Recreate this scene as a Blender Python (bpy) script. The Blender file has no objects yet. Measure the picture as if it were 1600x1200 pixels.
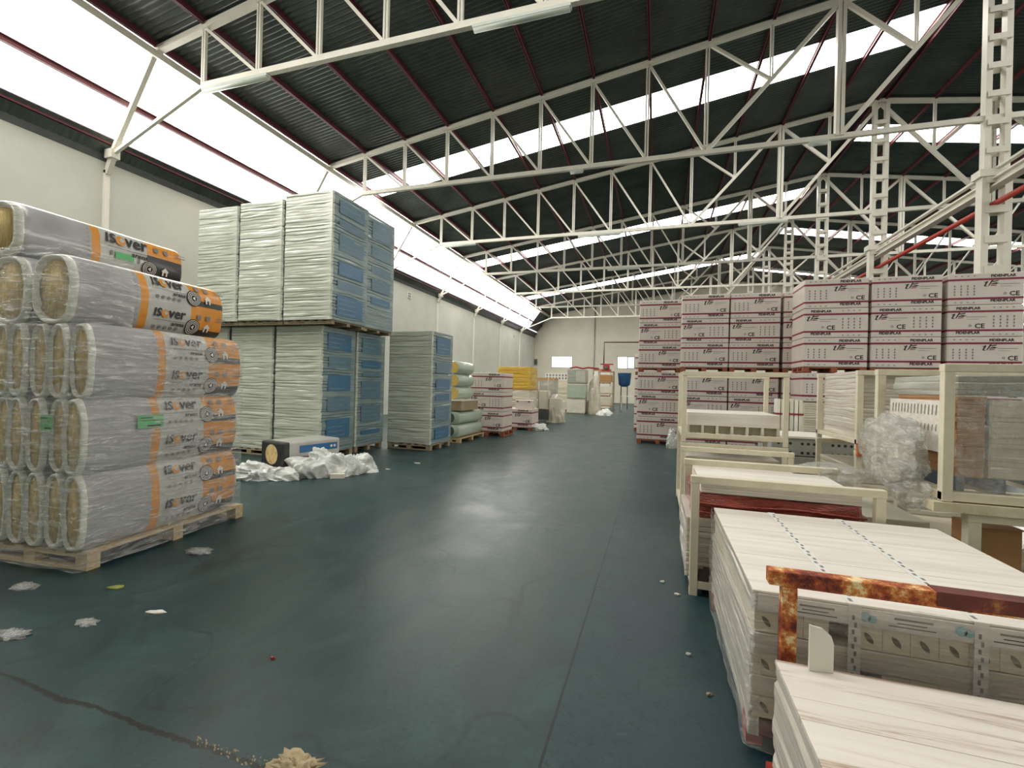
import bpy, bmesh, math, random
from mathutils import Vector, Matrix, noise
D = bpy.data
SC = bpy.context.scene
COL = SC.collection
PI = math.pi

# ------------------------------------------------------------------ camera
YAW, PITCH, ROLL, FPX, CAMH = .3074, .0005, .0252, 712.9, 1.6
f_ = Vector((-math.sin(YAW)*math.cos(PITCH), math.cos(YAW)*math.cos(PITCH), math.sin(PITCH)))
r_ = Vector((math.cos(YAW), math.sin(YAW), 0))
u_ = r_.cross(f_)
r2 = r_*math.cos(ROLL)+u_*math.sin(ROLL)
u2 = u_*math.cos(ROLL)-r_*math.sin(ROLL)
cam = D.objects.new('camera', D.cameras.new('camera'))
COL.objects.link(cam)
cam.matrix_world = Matrix(((r2.x, u2.x, -f_.x, 0), (r2.y, u2.y, -f_.y, 0), (r2.z, u2.z, -f_.z, CAMH), (0, 0, 0, 1)))
cam.data.sensor_fit = 'HORIZONTAL'; cam.data.sensor_width = 36
cam.data.lens = FPX/1600*36
cam.data.clip_end = 200; cam.data.clip_start = .02
SC.camera = cam

# ------------------------------------------------------------------ world, exposure
SC.view_settings.view_transform = 'Standard'
SC.view_settings.look = 'None'
SC.view_settings.gamma = 1
SC.view_settings.use_curve_mapping = False
SC.view_settings.exposure = .55
w = D.worlds.new('overcast'); SC.world = w; w.use_nodes = True
w.node_tree.nodes['Background'].inputs[0].default_value = (.85, .92, 1, 1)
w.node_tree.nodes['Background'].inputs[1].default_value = 1.0
SKY = 7.0      # strength of the daylit translucent sheets

# ------------------------------------------------------------------ material helpers
def srgb(c):
    if isinstance(c, str):
        c = tuple(int(c[i:i+2], 16)/255 for i in (0, 2, 4))
    return tuple((x/12.92 if x <= .04045 else ((x+.055)/1.055)**2.4) for x in c)+(1,)

class NT:
    def __init__(s, name):
        s.m = D.materials.new(name); s.m.use_nodes = True
        s.t = s.m.node_tree; s.N = s.t.nodes; s.L = s.t.links
        s.b = s.N['Principled BSDF']; s.out = s.N['Material Output']
        s._co = None
    def n(s, typ, **kw):
        nd = s.N.new(typ)
        for k, v in kw.items():
            if k in nd.inputs: 
                if hasattr(v, 'links') or hasattr(v, 'is_linked'): s.L.new(v, nd.inputs[k])
                else: nd.inputs[k].default_value = v
            else: setattr(nd, k, v)
        return nd
    def co(s, scale=(1, 1, 1), kind='Object'):
        if s._co is None: s._co = s.N.new('ShaderNodeTexCoord')
        mp = s.N.new('ShaderNodeMapping'); mp.inputs['Scale'].default_value = scale
        s.L.new(s._co.outputs[kind], mp.inputs[0]); return mp.outputs[0]
    def noise(s, sc=5, det=4, rough=.6, vec=None, scale=(1, 1, 1), dist=0):
        n = s.N.new('ShaderNodeTexNoise'); n.inputs['Scale'].default_value = sc
        n.inputs['Detail'].default_value = det; n.inputs['Roughness'].default_value = rough
        n.inputs['Distortion'].default_value = dist
        s.L.new(vec or s.co(scale), n.inputs['Vector']); return n.outputs[0]
    def ramp(s, fac, stops):
        r = s.N.new('ShaderNodeValToRGB'); cr = r.color_ramp
        while len(cr.elements) < len(stops): cr.elements.new(.5)
        for e, (p, c) in zip(cr.elements, stops):
            e.position = p; e.color = c if len(c) == 4 else tuple(c)+(1,)
        s.L.new(fac, r.inputs[0]); return r.outputs[0]
    def mix(s, a, b, fac, mode='MIX'):
        m = s.N.new('ShaderNodeMix'); m.data_type = 'RGBA'; m.blend_type = mode
        for i, v in ((0, fac), (6, a), (7, b)):
            if isinstance(v, (int, float, tuple)): m.inputs[i].default_value = v
            else: s.L.new(v, m.inputs[i])
        return m.outputs[2]
    def math(s, op, a, b=0, c=0):
        m = s.N.new('ShaderNodeMath'); m.operation = op
        for i, v in enumerate((a, b, c)):
            if isinstance(v, (int, float)): m.inputs[i].default_value = v
            else: s.L.new(v, m.inputs[i])
        return m.outputs[0]
    def sep(s, vec):
        x = s.N.new('ShaderNodeSeparateXYZ'); s.L.new(vec, x.inputs[0]); return x.outputs
    def bump(s, h, strength=.3, dist=.01):
        b = s.N.new('ShaderNodeBump'); b.inputs['Strength'].default_value = strength
        b.inputs['Distance'].default_value = dist
        s.L.new(h, b.inputs['Height']); s.L.new(b.outputs[0], s.b.inputs['Normal']); return b
    def col(s, c):
        if isinstance(c, tuple): s.b.inputs['Base Color'].default_value = c
        else: s.L.new(c, s.b.inputs['Base Color'])
        return s
    def rough(s, r):
        if isinstance(r, (int, float)): s.b.inputs['Roughness'].default_value = r
        else: s.L.new(r, s.b.inputs['Roughness'])
        return s

M = {}
def plain(name, c, rough=.6, var=.12, sc=6, metal=0, coat=0, bump=0, scale=(1, 1, 1), bd=.01):
    t = NT(name); c = srgb(c)
    dark = tuple(x*(1-var) for x in c[:3])+(1,)
    lite = tuple(min(1, x*(1+var*.7)) for x in c[:3])+(1,)
    n = t.noise(sc, 4, .6, scale=scale)
    t.col(t.ramp(n, [(.3, dark), (.7, lite)])).rough(rough)
    t.b.inputs['Metallic'].default_value = metal
    t.b.inputs['Coat Weight'].default_value = coat
    t.b.inputs['Coat Roughness'].default_value = .15
    if bump: t.bump(t.noise(sc*4, 3, .6, scale=scale), bump, bd)
    M[name] = t.m; return t

plain('cream_paint', 'd4d0c2', .45, .07, 3)
plain('stillage_paint', 'd9d0b8', .5, .10, 7, bump=.15, bd=.002)
plain('white_panel', 'dcd8cc', .5, .05, 2)
plain('old_white', 'cfcbb9', .6, .10, 4)
plain('purlin_red', '5c262c', .5, .2, 5)
plain('pipe_red', 'a8382a', .45, .12, 5)
plain('crimson', '7d1d38', .55, .15, 9)
plain('ink', '2e2b2c', .6, .1, 5)
plain('ink_grey', '807a76', .7, .1, 5)
plain('ink_red', '9c2733', .6, .1, 5)
plain('orange_print', 'cf8a33', .4, .12, 9, coat=.3)
plain('black_print', '2a2c2d', .4, .2, 9, coat=.3)
plain('white_print', 'd8d6cd', .5, .05, 9)
plain('green_print', '5fb070', .5, .1, 9)
plain('blue_print', '2b6796', .35, .15, 6, coat=.3, scale=(1, 1, 5))
plain('blue_print_pale', '5c7a89', .35, .2, 6, coat=.4, scale=(1, 1, 8))
plain('blue_label', '3f6c8c', .35, .2, 6, coat=.4, scale=(1, 1, 8))
plain('blue_tape', '85b8c4', .5, .1, 6)
plain('carton_white', 'd2c7be', .55, .06, 3, coat=.25, bump=.1, bd=.004)
plain('carton_side', 'c8bcb1', .5, .08, 3, coat=.3, bump=.25, bd=.01)
plain('cardboard', 'ab7f53', .75, .12, 5)
plain('brown_board', 'a97c4e', .7, .15, 4, scale=(1, 1, 8))
plain('pallet_wood', 'b79f76', .75, .2, 5, scale=(1, 6, 6))
plain('pallet_grey', '94846a', .8, .2, 5)
plain('pallet_orange', '935237', .7, .2, 6)
plain('red_steel', '9c3426', .5, .2, 8)
plain('red_film', 'a3402f', .25, .35, 9, coat=.6, bump=.8, bd=.03, scale=(1, 1, 2.5))
plain('hole_dark', '45392f', .8, .1, 5)
plain('leaf_hole', '6d6150', .8, .2, 8)
plain('slot_dark', '8a8a82', .8, .1, 5)
plain('foot_blue', '4e5666', .5, .1, 5)
plain('block_cream', 'dcd2bc', .6, .06, 5)
plain('yellow_wool', 'd8b765', .9, .15, 14, bump=.5)
plain('yellow_pack', 'c9a23c', .4, .15, 4, coat=.4, scale=(1, 1, 6))
plain('green_film', 'a9b6a4', .3, .1, 4, coat=.5, bump=.3)
plain('dark_grey', '4c514c', .7, .15, 6)
plain('beige_film', 'b9b19c', .3, .15, 6, coat=.6, bump=.6, bd=.02)
plain('machine_red', '9d2f33', .5, .15, 6)
plain('bin_blue', '234f78', .5, .12, 4)
plain('wood_plank', 'b08a5f', .7, .2, 6)
plain('leaf_yellow', '8f8f45', .7, .2, 20)
plain('rubble', 'b3a27f', .9, .2, 15, bump=.6)
plain('tube_grey', 'b7bdb2', .35, .05, 4)
plain('lamp_end', '8d938c', .5, .05, 4)
plain('gray_box', '565a58', .5, .1, 4)
plain('label_paper', 'dedcd6', .5, .05, 9)
plain('zinc', 'a7a9a2', .45, .15, 5, metal=.4)

# wool with fibre layers
t = NT('wool'); v = t.noise(9, 5, .7, scale=(7, 1, 1)); 
t.col(t.ramp(v, [(.25, srgb('b39055')), (.5, srgb('dcc084')), (.8, srgb('efddb0'))])).rough(.95)
t.bump(v, .8, .02); M['wool'] = t.m
# bag film over wool, cloudy white with pleats
t = NT('bag_white'); v = t.noise(10, 4, .65, scale=(1, 1, 3))
t.col(t.ramp(v, [(.3, srgb('bdbcb0')), (.7, srgb('e9e7db'))])).rough(.3)
t.b.inputs['Coat Weight'].default_value = .5; t.bump(v, .6, .02); M['bag_white'] = t.m
# grey printed bag side
t = NT('bag_grey'); v = t.noise(3, 5, .6)
t.col(t.ramp(v, [(.3, srgb('8f908f')), (.7, srgb('a5a5a3'))])).rough(.35)
t.b.inputs['Coat Weight'].default_value = .3; t.bump(t.noise(6, 4, .6), .35, .02); M['bag_grey'] = t.m
t = NT('bag_light'); v = t.noise(3, 5, .6)
t.col(t.ramp(v, [(.3, srgb('a9a9a3')), (.7, srgb('bcbbb4'))])).rough(.35)
t.b.inputs['Coat Weight'].default_value = .3; t.bump(t.noise(6, 4, .6), .35, .02); M['bag_light'] = t.m
# wrapped board stack: pale greenish boards behind stretch film
def wrap_mat(name, a, b, rough=.32, zs=22, bumpd=.012):
    t = NT(name); v = t.noise(2.2, 5, .65, scale=(.6, .6, zs*.35)); v2 = t.noise(3, 4, .6)
    c = t.ramp(v, [(.32, srgb(a)), (.68, srgb(b))])
    t.col(c).rough(rough); t.b.inputs['Coat Weight'].default_value = .5
    t.b.inputs['Coat Roughness'].default_value = .2
    t.bump(v, .5, bumpd); M[name] = t.m
wrap_mat('film_boards', 'a6aa9a', 'd2d5c6')
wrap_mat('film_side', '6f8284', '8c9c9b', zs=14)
wrap_mat('film_boards_white', 'bdb4a6', 'e0d8cc')
wrap_mat('film_grey', '93948a', 'b1b1a6', zs=10)
wrap_mat('film_beige', 'bfb6a0', 'd6cdb8', zs=12)
# white boards with grain
t = NT('board_white'); v = t.noise(1.2, 4, .6, scale=(1, 12, 30)); v2 = t.noise(5, 4, .6)
t.col(t.ramp(v, [(.3, srgb('d2c9bd')), (.6, srgb('e6dfd5'))])).rough(.45); M['board_white'] = t.m
t = NT('board_stained'); v = t.noise(2.2, 6, .7, scale=(.55, 9, 9), dist=.6)
t.col(t.ramp(v, [(.33, srgb('9c7d68')), (.42, srgb('cfc1b3')), (.48, srgb('dfd6cc')), (.8, srgb('e8e1d8'))])).rough(.45); M['board_stained'] = t.m
# rusty rail
t = NT('rust'); v = t.noise(9, 6, .75); v2 = t.noise(3, 4, .7)
c = t.ramp(v, [(.36, srgb('521a12')), (.46, srgb('9c451d')), (.54, srgb('cc8440')), (.60, srgb('e6d2a2'))])
t.col(c).rough(.7); t.bump(v, .5, .004); M['rust'] = t.m
t = NT('rust_dark'); v = t.noise(7, 6, .75)
c = t.ramp(v, [(.3, srgb('45201c')), (.6, srgb('6e2f24')), (.72, srgb('a8713f'))])
t.col(c).rough(.6); M['rust_dark'] = t.m
t = NT('rail_worn'); v = t.noise(8, 6, .75)
c = t.ramp(v, [(.30, srgb('7b5a35')), (.38, srgb('c8bb98')), (.6, srgb('d9d0b8'))])
t.col(c).rough(.55); M['rail_worn'] = t.m
# corrugated roof underside
t = NT('roof_dark'); v = t.noise(1.1, 5, .7); v2 = t.noise(7, 3, .7, scale=(.3, 2, 1))
c = t.ramp(v, [(.3, srgb('262d28')), (.65, srgb('424b43'))]); c2 = t.ramp(v2, [(.68, (0, 0, 0)), (.85, (.09, .1, .09))])
t.col(t.mix(c, c2, .8, 'ADD')).rough(.36); M['roof_dark'] = t.m
# plaster walls
def plaster(name, a, b):
    t = NT(name); v = t.noise(.6, 6, .65); v2 = t.noise(18, 4, .7)
    t.col(t.mix(t.ramp(v, [(.3, srgb(a)), (.7, srgb(b))]), srgb('8d8a80'), t.math('MULTIPLY', t.ramp(v2, [(.62, (0, 0, 0)), (.75, (1, 1, 1))]), .12))).rough(.85)
    t.bump(t.noise(9, 4, .6), .15, .01); M[name] = t.m
plaster('wall_white', 'b9bab0', 'c8c8bd')
plaster('wall_far', 'cdc8b8', 'd8d3c2')
# film, see-through crumpled
def film(name, opac, tint, bsc=9, scale=(1, 1, 1), lo=.3, hi=.7):
    t = NT(name)
    tr = t.n('ShaderNodeBsdfTransparent'); gl = t.n('ShaderNodeBsdfGlossy'); df = t.n('ShaderNodeBsdfDiffuse')
    gl.inputs['Roughness'].default_value = .12
    df.inputs['Color'].default_value = srgb(tint)
    v = t.noise(bsc, 5, .7, scale=scale, dist=1.2)
    b = t.n('ShaderNodeBump'); b.inputs['Strength'].default_value = 1; b.inputs['Distance'].default_value = .03
    t.L.new(v, b.inputs['Height']); t.L.new(b.outputs[0], gl.inputs['Normal']); t.L.new(b.outputs[0], df.inputs['Normal'])
    m1 = t.n('ShaderNodeMixShader'); m2 = t.n('ShaderNodeMixShader')
    m1.inputs[0].default_value = .45
    t.L.new(df.outputs[0], m1.inputs[1]); t.L.new(gl.outputs[0], m1.inputs[2])
    fac = t.ramp(v, [(lo, (opac*.4,)*3), (hi, (min(1, opac*1.7),)*3)])
    t.L.new(fac, m2.inputs[0]); t.L.new(tr.outputs[0], m2.inputs[1]); t.L.new(m1.outputs[0], m2.inputs[2])
    t.L.new(m2.outputs[0], t.out.inputs[0]); M[name] = t.m
film('clear_film', .30, 'd8d8ce')
film('milky_film', .8, 'd4d5cb', 7)
film('bulge_film', .5, 'cfcfc2', 9, (1, 1, 2.6))
film('streak_film', .30, 'dcdcd2', 2.2, (1, .55, 13), .42, .66)
film('taut_film', .34, 'e0e0d8', 2.6, (1.3, 1.3, 10), .45, .64)
film('floor_film', .45, 'c9ccc6', 12)
# daylit translucent sheet
def emis(name, c, s):
    t = NT(name); t.b.inputs['Base Color'].default_value = (.8, .8, .8, 1)
    t.b.inputs['Emission Color'].default_value = c; t.b.inputs['Emission Strength'].default_value = s
    M[name] = t.m
emis('daylight_sheet', (1, .985, .93, 1), SKY)
emis('daylight_pane', (.9, .96, 1, 1), 2.5)
emis('blue_pane', (.45, .62, .85, 1), 1.0)
# floor: worn teal paint
t = NT('floor_paint'); co = t.co((1, 1, 1))
big = t.noise(.35, 5, .6, vec=co); mid = t.noise(1.7, 6, .7, vec=co, dist=.8); fine = t.noise(22, 5, .75, vec=co)
stre = t.noise(1.1, 5, .65, scale=(1.6, .35, 1), dist=1.0)
base = t.ramp(mid, [(.25, srgb('16282b')), (.5, srgb('223a3b')), (.75, srgb('344e4b'))])
grey = t.ramp(fine, [(.3, srgb('364442')), (.7, srgb('4b5752'))])
x, y, z = t.sep(co)
# worn traffic lane; its grey also paints in the lit middle of the floor
lane = t.math('SUBTRACT', 1, t.math('MINIMUM', 1, t.math('DIVIDE', t.math('ABSOLUTE', t.math('ADD', t.math('ADD', x, 2.0), t.math('MULTIPLY', t.math('SUBTRACT', big, .5), 3))), 2.4)))
c = t.mix(base, grey, t.math('MULTIPLY', t.math('MULTIPLY', lane, t.ramp(stre, [(.35, (0, 0, 0)), (.6, (1, 1, 1))])), t.math('MINIMUM', .85, t.math('MAXIMUM', .25, t.math('MULTIPLY', y, .17)))))  # lane greyer away from the camera: light on the floor put into the colour
spk = t.ramp(t.noise(60, 3, .8, vec=co), [(.70, (0, 0, 0)), (.74, (1, 1, 1))])
dirt = t.ramp(t.noise(2.4, 6, .75, vec=co, dist=1.5), [(.56, (0, 0, 0)), (.68, (1, 1, 1))])
c = t.mix(c, srgb('22281f'), t.math('MULTIPLY', dirt, .55))
grit = t.ramp(t.noise(38, 4, .85, vec=co, dist=1), [(.52, (0, 0, 0)), (.66, (1, 1, 1))])
c = t.mix(c, srgb('1a2222'), t.math('MULTIPLY', t.math('MULTIPLY', grit, mid), .7))
# right of the joint the newer, bluer coat
rt = t.math('GREATER_THAN', x, -.43)
c = t.mix(c, srgb('183641'), t.math('MULTIPLY', rt, t.math('MULTIPLY', t.ramp(mid, [(.35, (1, 1, 1)), (.65, (.1, .1, .1))]), .6)))
c = t.mix(c, srgb('15191a'), t.math('MULTIPLY', rt, t.math('MULTIPLY', t.ramp(t.noise(9, 5, .8, vec=co, dist=2), [(.55, (0, 0, 0)), (.62, (1, 1, 1))]), .5)))
jn = t.math('LESS_THAN', t.math('ABSOLUTE', t.math('ADD', x, t.math('ADD', .43, t.math('MULTIPLY', t.math('SUBTRACT', fine, .5), .006)))), .007)
c = t.mix(c, srgb('111515'), t.math('MULTIPLY', jn, .8))
# cracked joint across, near the camera
cw = t.noise(3, 5, .8, vec=co)
crd = t.math('ABSOLUTE', t.math('ADD', t.math('SUBTRACT', y, 1.49), t.math('MULTIPLY', t.math('SUBTRACT', cw, .5), .10)))
cr = t.math('MULTIPLY', t.math('LESS_THAN', crd, t.math('MULTIPLY', cw, .022)), t.math('LESS_THAN', x, -.75))
c = t.mix(c, srgb('191511'), t.math('MULTIPLY', cr, .85))
for yy in (6.05,):
    j2 = t.math('MULTIPLY', t.math('LESS_THAN', t.math('ABSOLUTE', t.math('SUBTRACT', y, t.math('ADD', yy, t.math('MULTIPLY', t.math('SUBTRACT', cw, .5), .12)))), .010), rt)
    c = t.mix(c, srgb('151a1a'), t.math('MULTIPLY', j2, .7))
# curved tyre scuffs
sw = t.n('ShaderNodeTexNoise'); sw.inputs['Scale'].default_value = .9; sw.inputs['Detail'].default_value = 2; t.L.new(t.co((1, .7, 1)), sw.inputs['Vector'])
scf = t.ramp(sw.outputs[0], [(.492, (0, 0, 0)), (.498, (1, 1, 1)), (.502, (1, 1, 1)), (.508, (0, 0, 0))])
c = t.mix(c, srgb('1a2122'), t.math('MULTIPLY', t.math('MULTIPLY', scf, t.ramp(stre, [(.42, (0, 0, 0)), (.6, (1, 1, 1))])), .5))
c = t.mix(c, srgb('8a918c'), t.math('MULTIPLY', spk, t.math('ADD', .05, t.math('MULTIPLY', rt, .3))))
t.col(c)
t.rough(t.ramp(mid, [(.2, (.30,)*3), (.8, (.52,)*3)]))
t.b.inputs['Specular IOR Level'].default_value = .36
t.bump(t.noise(14, 5, .7, vec=co), .12, .01)
M['floor_paint'] = t.m

# ------------------------------------------------------------------ mesh builder
class MB:
    def __init__(s): s.v = []; s.f = []; s.m = []; s.sm = []
    def add(s, verts, faces, m=0, sm=False):
        o = len(s.v); s.v += [tuple(p) for p in verts]
        for i, f in enumerate(faces):
            s.f.append([o+k for k in f]); s.m.append(m if isinstance(m, int) else m[i]); s.sm.append(sm)
    def box(s, x0, x1, y0, y1, z0, z1, m=0):
        v = [(x, y, z) for x in (x0, x1) for y in (y0, y1) for z in (z0, z1)]
        s.add(v, [(0, 1, 3, 2), (4, 6, 7, 5), (0, 4, 5, 1), (2, 3, 7, 6), (0, 2, 6, 4), (1, 5, 7, 3)], m)
    def bar(s, p, q, w, h, m=0, up=(0, 0, 1)):
        p, q = Vector(p), Vector(q); d = (q-p).normalized(); up = Vector(up)
        if abs(d.dot(up)) > .98: up = Vector((0, 1, 0))
        a = d.cross(up).normalized(); b = a.cross(d).normalized()
        v = []
        for e in (p, q):
            for i, j in ((-1, -1), (1, -1), (1, 1), (-1, 1)): v.append(e+a*i*w/2+b*j*h/2)
        s.add(v, [(3, 2, 1, 0), (4, 5, 6, 7), (0, 1, 5, 4), (1, 2, 6, 5), (2, 3, 7, 6), (3, 0, 4, 7)], m)
    def tube(s, pts, r, n=10, m=0):
        P = [Vector(p) for p in pts]; rings = []
        for i, p in enumerate(P):
            d = (P[min(i+1, len(P)-1)]-P[max(i-1, 0)]).normalized()
            up = Vector((0, 0, 1)) if abs(d.z) < .95 else Vector((0, 1, 0))
            a = d.cross(up).normalized(); b = a.cross(d)
            rr = r[i] if isinstance(r, (list, tuple)) else r
            rings.append([p+(a*math.cos(2*PI*k/n)+b*math.sin(2*PI*k/n))*rr for k in range(n)])
        s.rings(rings, m, True)
    def rings(s, rings, m=0, sm=False, cap=True, mf=None):
        n = len(rings[0]); v = [p for r in rings for p in r]; f = []; mm = []
        for i in range(len(rings)-1):
            for k in range(n):
                a, b = i*n+k, i*n+(k+1) % n
                f.append((a, b, b+n, a+n)); mm.append(mf(i, k) if mf else m)
        if cap:
            f.append(tuple(reversed(range(n)))); mm.append(m)
            f.append(tuple((len(rings)-1)*n+k for k in range(n))); mm.append(m)
        s.add(v, f, mm, sm)
    def build(s, name, mats, parent=None, loc=None, rz=0, bevel=0, smooth=None):
        me = D.meshes.new(name); me.from_pydata(s.v, [], s.f)
        for m in (mats if isinstance(mats, (list, tuple)) else [mats]): me.materials.append(M[m])
        me.polygons.foreach_set('material_index', s.m)
        me.polygons.foreach_set('use_smooth', s.sm)
        me.update()
        o = D.objects.new(name, me); COL.objects.link(o)
        if parent: o.parent = parent
        if loc: o.location = loc
        if rz: o.rotation_euler.z = rz
        if bevel:
            b = o.modifiers.new('bevel', 'BEVEL'); b.width = bevel; b.segments = 2; b.limit_method = 'ANGLE'
        return o

def tag(o, label=None, cat=None, group=None, kind=None):
    if label: o['label'] = label
    if cat: o['category'] = cat
    if group: o['group'] = group
    if kind: o['kind'] = kind
    return o
def struct(o): o['kind'] = 'structure'; return o
def empty(name, loc=(0, 0, 0), rz=0, label=None, cat=None, group=None):
    o = D.objects.new(name, None); COL.objects.link(o); o.location = loc; o.rotation_euler.z = rz
    o.empty_display_size = .1
    return tag(o, label, cat, group)
def copy_tree(o, parent=None):
    c = o.copy(); COL.objects.link(c); c.parent = parent
    for ch in kids.get(o.name, []) or [x for x in o.children]: copy_tree(ch, c)
    return c
kids = {}

# flat lettering -> polygons
_tc = {}
def glyphs(body, shear=0):
    if (body, shear) in _tc: return _tc[(body, shear)]
    cu = D.curves.new('lettering', 'FONT'); cu.body = body; cu.size = 1; cu.shear = shear; cu.resolution_u = 2
    ob = D.objects.new('lettering', cu); COL.objects.link(ob)
    bpy.context.view_layer.update()
    dg = bpy.context.evaluated_depsgraph_get()
    me = D.meshes.new_from_object(ob.evaluated_get(dg))
    vs = [(v.co.x, v.co.y) for v in me.vertices]; fs = [tuple(p.vertices) for p in me.polygons]
    D.objects.remove(ob); D.meshes.remove(me); D.curves.remove(cu)
    x0 = min(v[0] for v in vs); x1 = max(v[0] for v in vs); y0 = min(v[1] for v in vs); y1 = max(v[1] for v in vs)
    r = ([(a-x0, b-y0) for a, b in vs], fs, x1-x0, y1-y0); _tc[(body, shear)] = r; return r
def put_text(mb, body, u0, v0, h, fn, m=0, width=None, bold=0, shear=0):
    vs, fs, W, H = glyphs(body, shear); k = h/H; kx = (width/W) if width else k
    offs = [(0, 0)] if not bold else [(-bold, 0), (bold, 0), (0, bold), (0, -bold)]
    for q, (dx, dy) in enumerate(offs):
        mb.add([fn(u0+a*kx+dx, v0+b*k+dy, .0002*q) for a, b in vs], fs, m)
    return W*kx
def put_rect(mb, u0, u1, v0, v1, fn, m=0, nv=1, lift=0):
    vs = []; fs = []
    for i in range(nv+1):
        v = v0+(v1-v0)*i/nv; vs += [fn(u0, v, lift), fn(u1, v, lift)]
    for i in range(nv): fs.append((2*i, 2*i+1, 2*i+3, 2*i+2))
    mb.add(vs, fs, m)
def put_disc(mb, u, v, r, fn, m=0, n=20, lift=0, r_in=0):
    if r_in:
        vs = [fn(u+math.cos(2*PI*k/n)*q, v+math.sin(2*PI*k/n)*q, lift) for q in (r_in, r) for k in range(n)]
        mb.add(vs, [(k, n+k, n+(k+1) % n, (k+1) % n) for k in range(n)], m)
    else:
        mb.add([fn(u+math.cos(2*PI*k/n)*r, v+math.sin(2*PI*k/n)*r, lift) for k in range(n)], [tuple(range(n))], m)
def put_poly(mb, pts, fn, m=0, lift=0): mb.add([fn(a, b, lift) for a, b in pts], [tuple(range(len(pts)))], m)

# ------------------------------------------------------------------ building dimensions
S = 5.6
XE, ZE, XR, ZR, ZB = -10.815, 8.786, 7.001, 11.497, 7.762
XW, ZW, Y1, YEND, YB = -12.33, 6.669, 7.209, 46.4, -4.5
XQ = 2*XR-XE; XWR = 2*XR-XW
slope = (ZR-ZE)/(XR-XE); bs = (ZE-ZW)/(XE-XW)
DX = (XR-XE)/12
def zroof(x):
    xx = x if x <= XR else 2*XR-x
    return ZE+(xx-XE)*slope if xx >= XE else ZE+(xx-XE)*bs
RT = .16     # roof sheet sits above the chord line

mb = MB(); mb.box(XW-.3, XWR+.3, YB, YEND+.3, -.2, 0); struct(mb.build('floor', 'floor_paint'))
mb = MB(); mb.box(XW-.3, XW, YB, YEND+.3, 0, 6.52); struct(mb.build('wall_left', 'wall_white'))
mb = MB(); mb.box(XWR, XWR+.3, YB, YEND+.3, 0, 6.52); struct(mb.build('wall_right', 'wall_white'))
def gable(y0, y1, holes, name, mat):
    mb = MB()
    zt = lambda x: zroof(x)+RT+.02
    xs = sorted(set([XW-.3, XE, XR, XQ, XWR+.3]+[h[0] for h in holes]+[h[1] for h in holes]))
    for a, b in zip(xs, xs[1:]):
        hs = [h for h in holes if h[0] <= a+1e-6 and h[1] >= b-1e-6]
        lo = 0
        for h in hs:
            mb.box(a, b, y0, y1, 0, h[2]); lo = h[3]
        za = max(6.3, zt(max(a, XW+.02))) if a > XW else 6.5; zb = zt(min(b, XWR-.02)) if b < XWR else 6.5
        v = [(a, y0, lo), (b, y0, lo), (b, y0, zb), (a, y0, za), (a, y1, lo), (b, y1, lo), (b, y1, zb), (a, y1, za)]
        mb.add(v, [(0, 1, 2, 3), (7, 6, 5, 4), (0, 4, 5, 1), (3, 2, 6, 7), (0, 3, 7, 4), (1, 5, 6, 2)])
    return struct(mb.build(name, mat))
WH = [(-10.5, -8.3, 3.42, 4.62), (-3.80, -2.12, 3.42, 4.62)]
gable(YEND, YEND+.3, WH, 'wall_back', 'wall_far')
gable(YB-.3, YB, [], 'wall_front', 'wall_white')
for i, (a, b, c, d) in enumerate(WH):
    fr = MB()
    for bx in ((a, b, c, c+.06), (a, b, d-.06, d), (a, a+.06, c, d), (b-.06, b, c, d)): fr.box(bx[0], bx[1], YEND-.03, YEND+.1, bx[2], bx[3])
    if i == 1: fr.box(-2.86, -2.78, YEND-.03, YEND+.1, c, d)
    o = struct(fr.build('window_%d' % (i+1), 'zinc'))
    g = MB(); g.box(a+.05, (b-.05 if i == 0 else -2.84), YEND+.05, YEND+.07, c+.05, d-.05); g.build('pane', 'daylight_pane', o)
    if i == 1:
        g = MB(); g.box(-2.80, b-.05, YEND+.05, YEND+.07, c+.05, d-.05); g.build('pane', 'blue_pane', o)

# corrugated roof with daylight strips
def sheet(x0, x1, y0, y1, name='ceiling', mat='roof_dark', pitch=.13, amp=.02, lift=RT):
    mb = MB(); n = max(2, int((y1-y0)/pitch*4)); vs = []
    for i in range(n+1):
        y = y0+(y1-y0)*i/n; d = amp*math.sin(2*PI*y/pitch)
        for x, z in ((x0, zroof(x0)), (x1, zroof(x1))):
            vs.append((x, y, z+lift+d))
    fs = [(2*i, 2*i+2, 2*i+3, 2*i+1) for i in range(n)]
    mb.add(vs, fs, 0, True)
    return struct(mb.build(name, mat))
LS = [(3.2, 4.5), (14.45, 15.75), (25.65, 26.95), (36.85, 38.1)]
RS = [(-2.2, -1.0), (9.0, 10.2), (20.15, 21.35), (31.55, 32.8), (41.1, 42.2)]
nw = 3
def roof_side(xa, xb, strips):
    global nw
    y = YB
    for a, b in strips:
        sheet(xa, xb, y, a); 
        nw += 1
        mb = MB(); 
        mb.add([(xa+.15*(1 if xb > xa else -1), a, zroof(xa+.15)+RT), (xb, a, zroof(xb)+RT), (xb, b, zroof(xb)+RT), (xa+.15*(1 if xb > xa else -1), b, zroof(xa+.15)+RT)], [(0, 1, 2, 3) if xb < xa else (3, 2, 1, 0)])
        struct(mb.build('window_%d' % nw, 'daylight_sheet'))
        y = b
    sheet(xa, xb, y, YEND)
roof_side(XE+.02, XR, LS)
roof_side(XR, XQ, RS)
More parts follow.
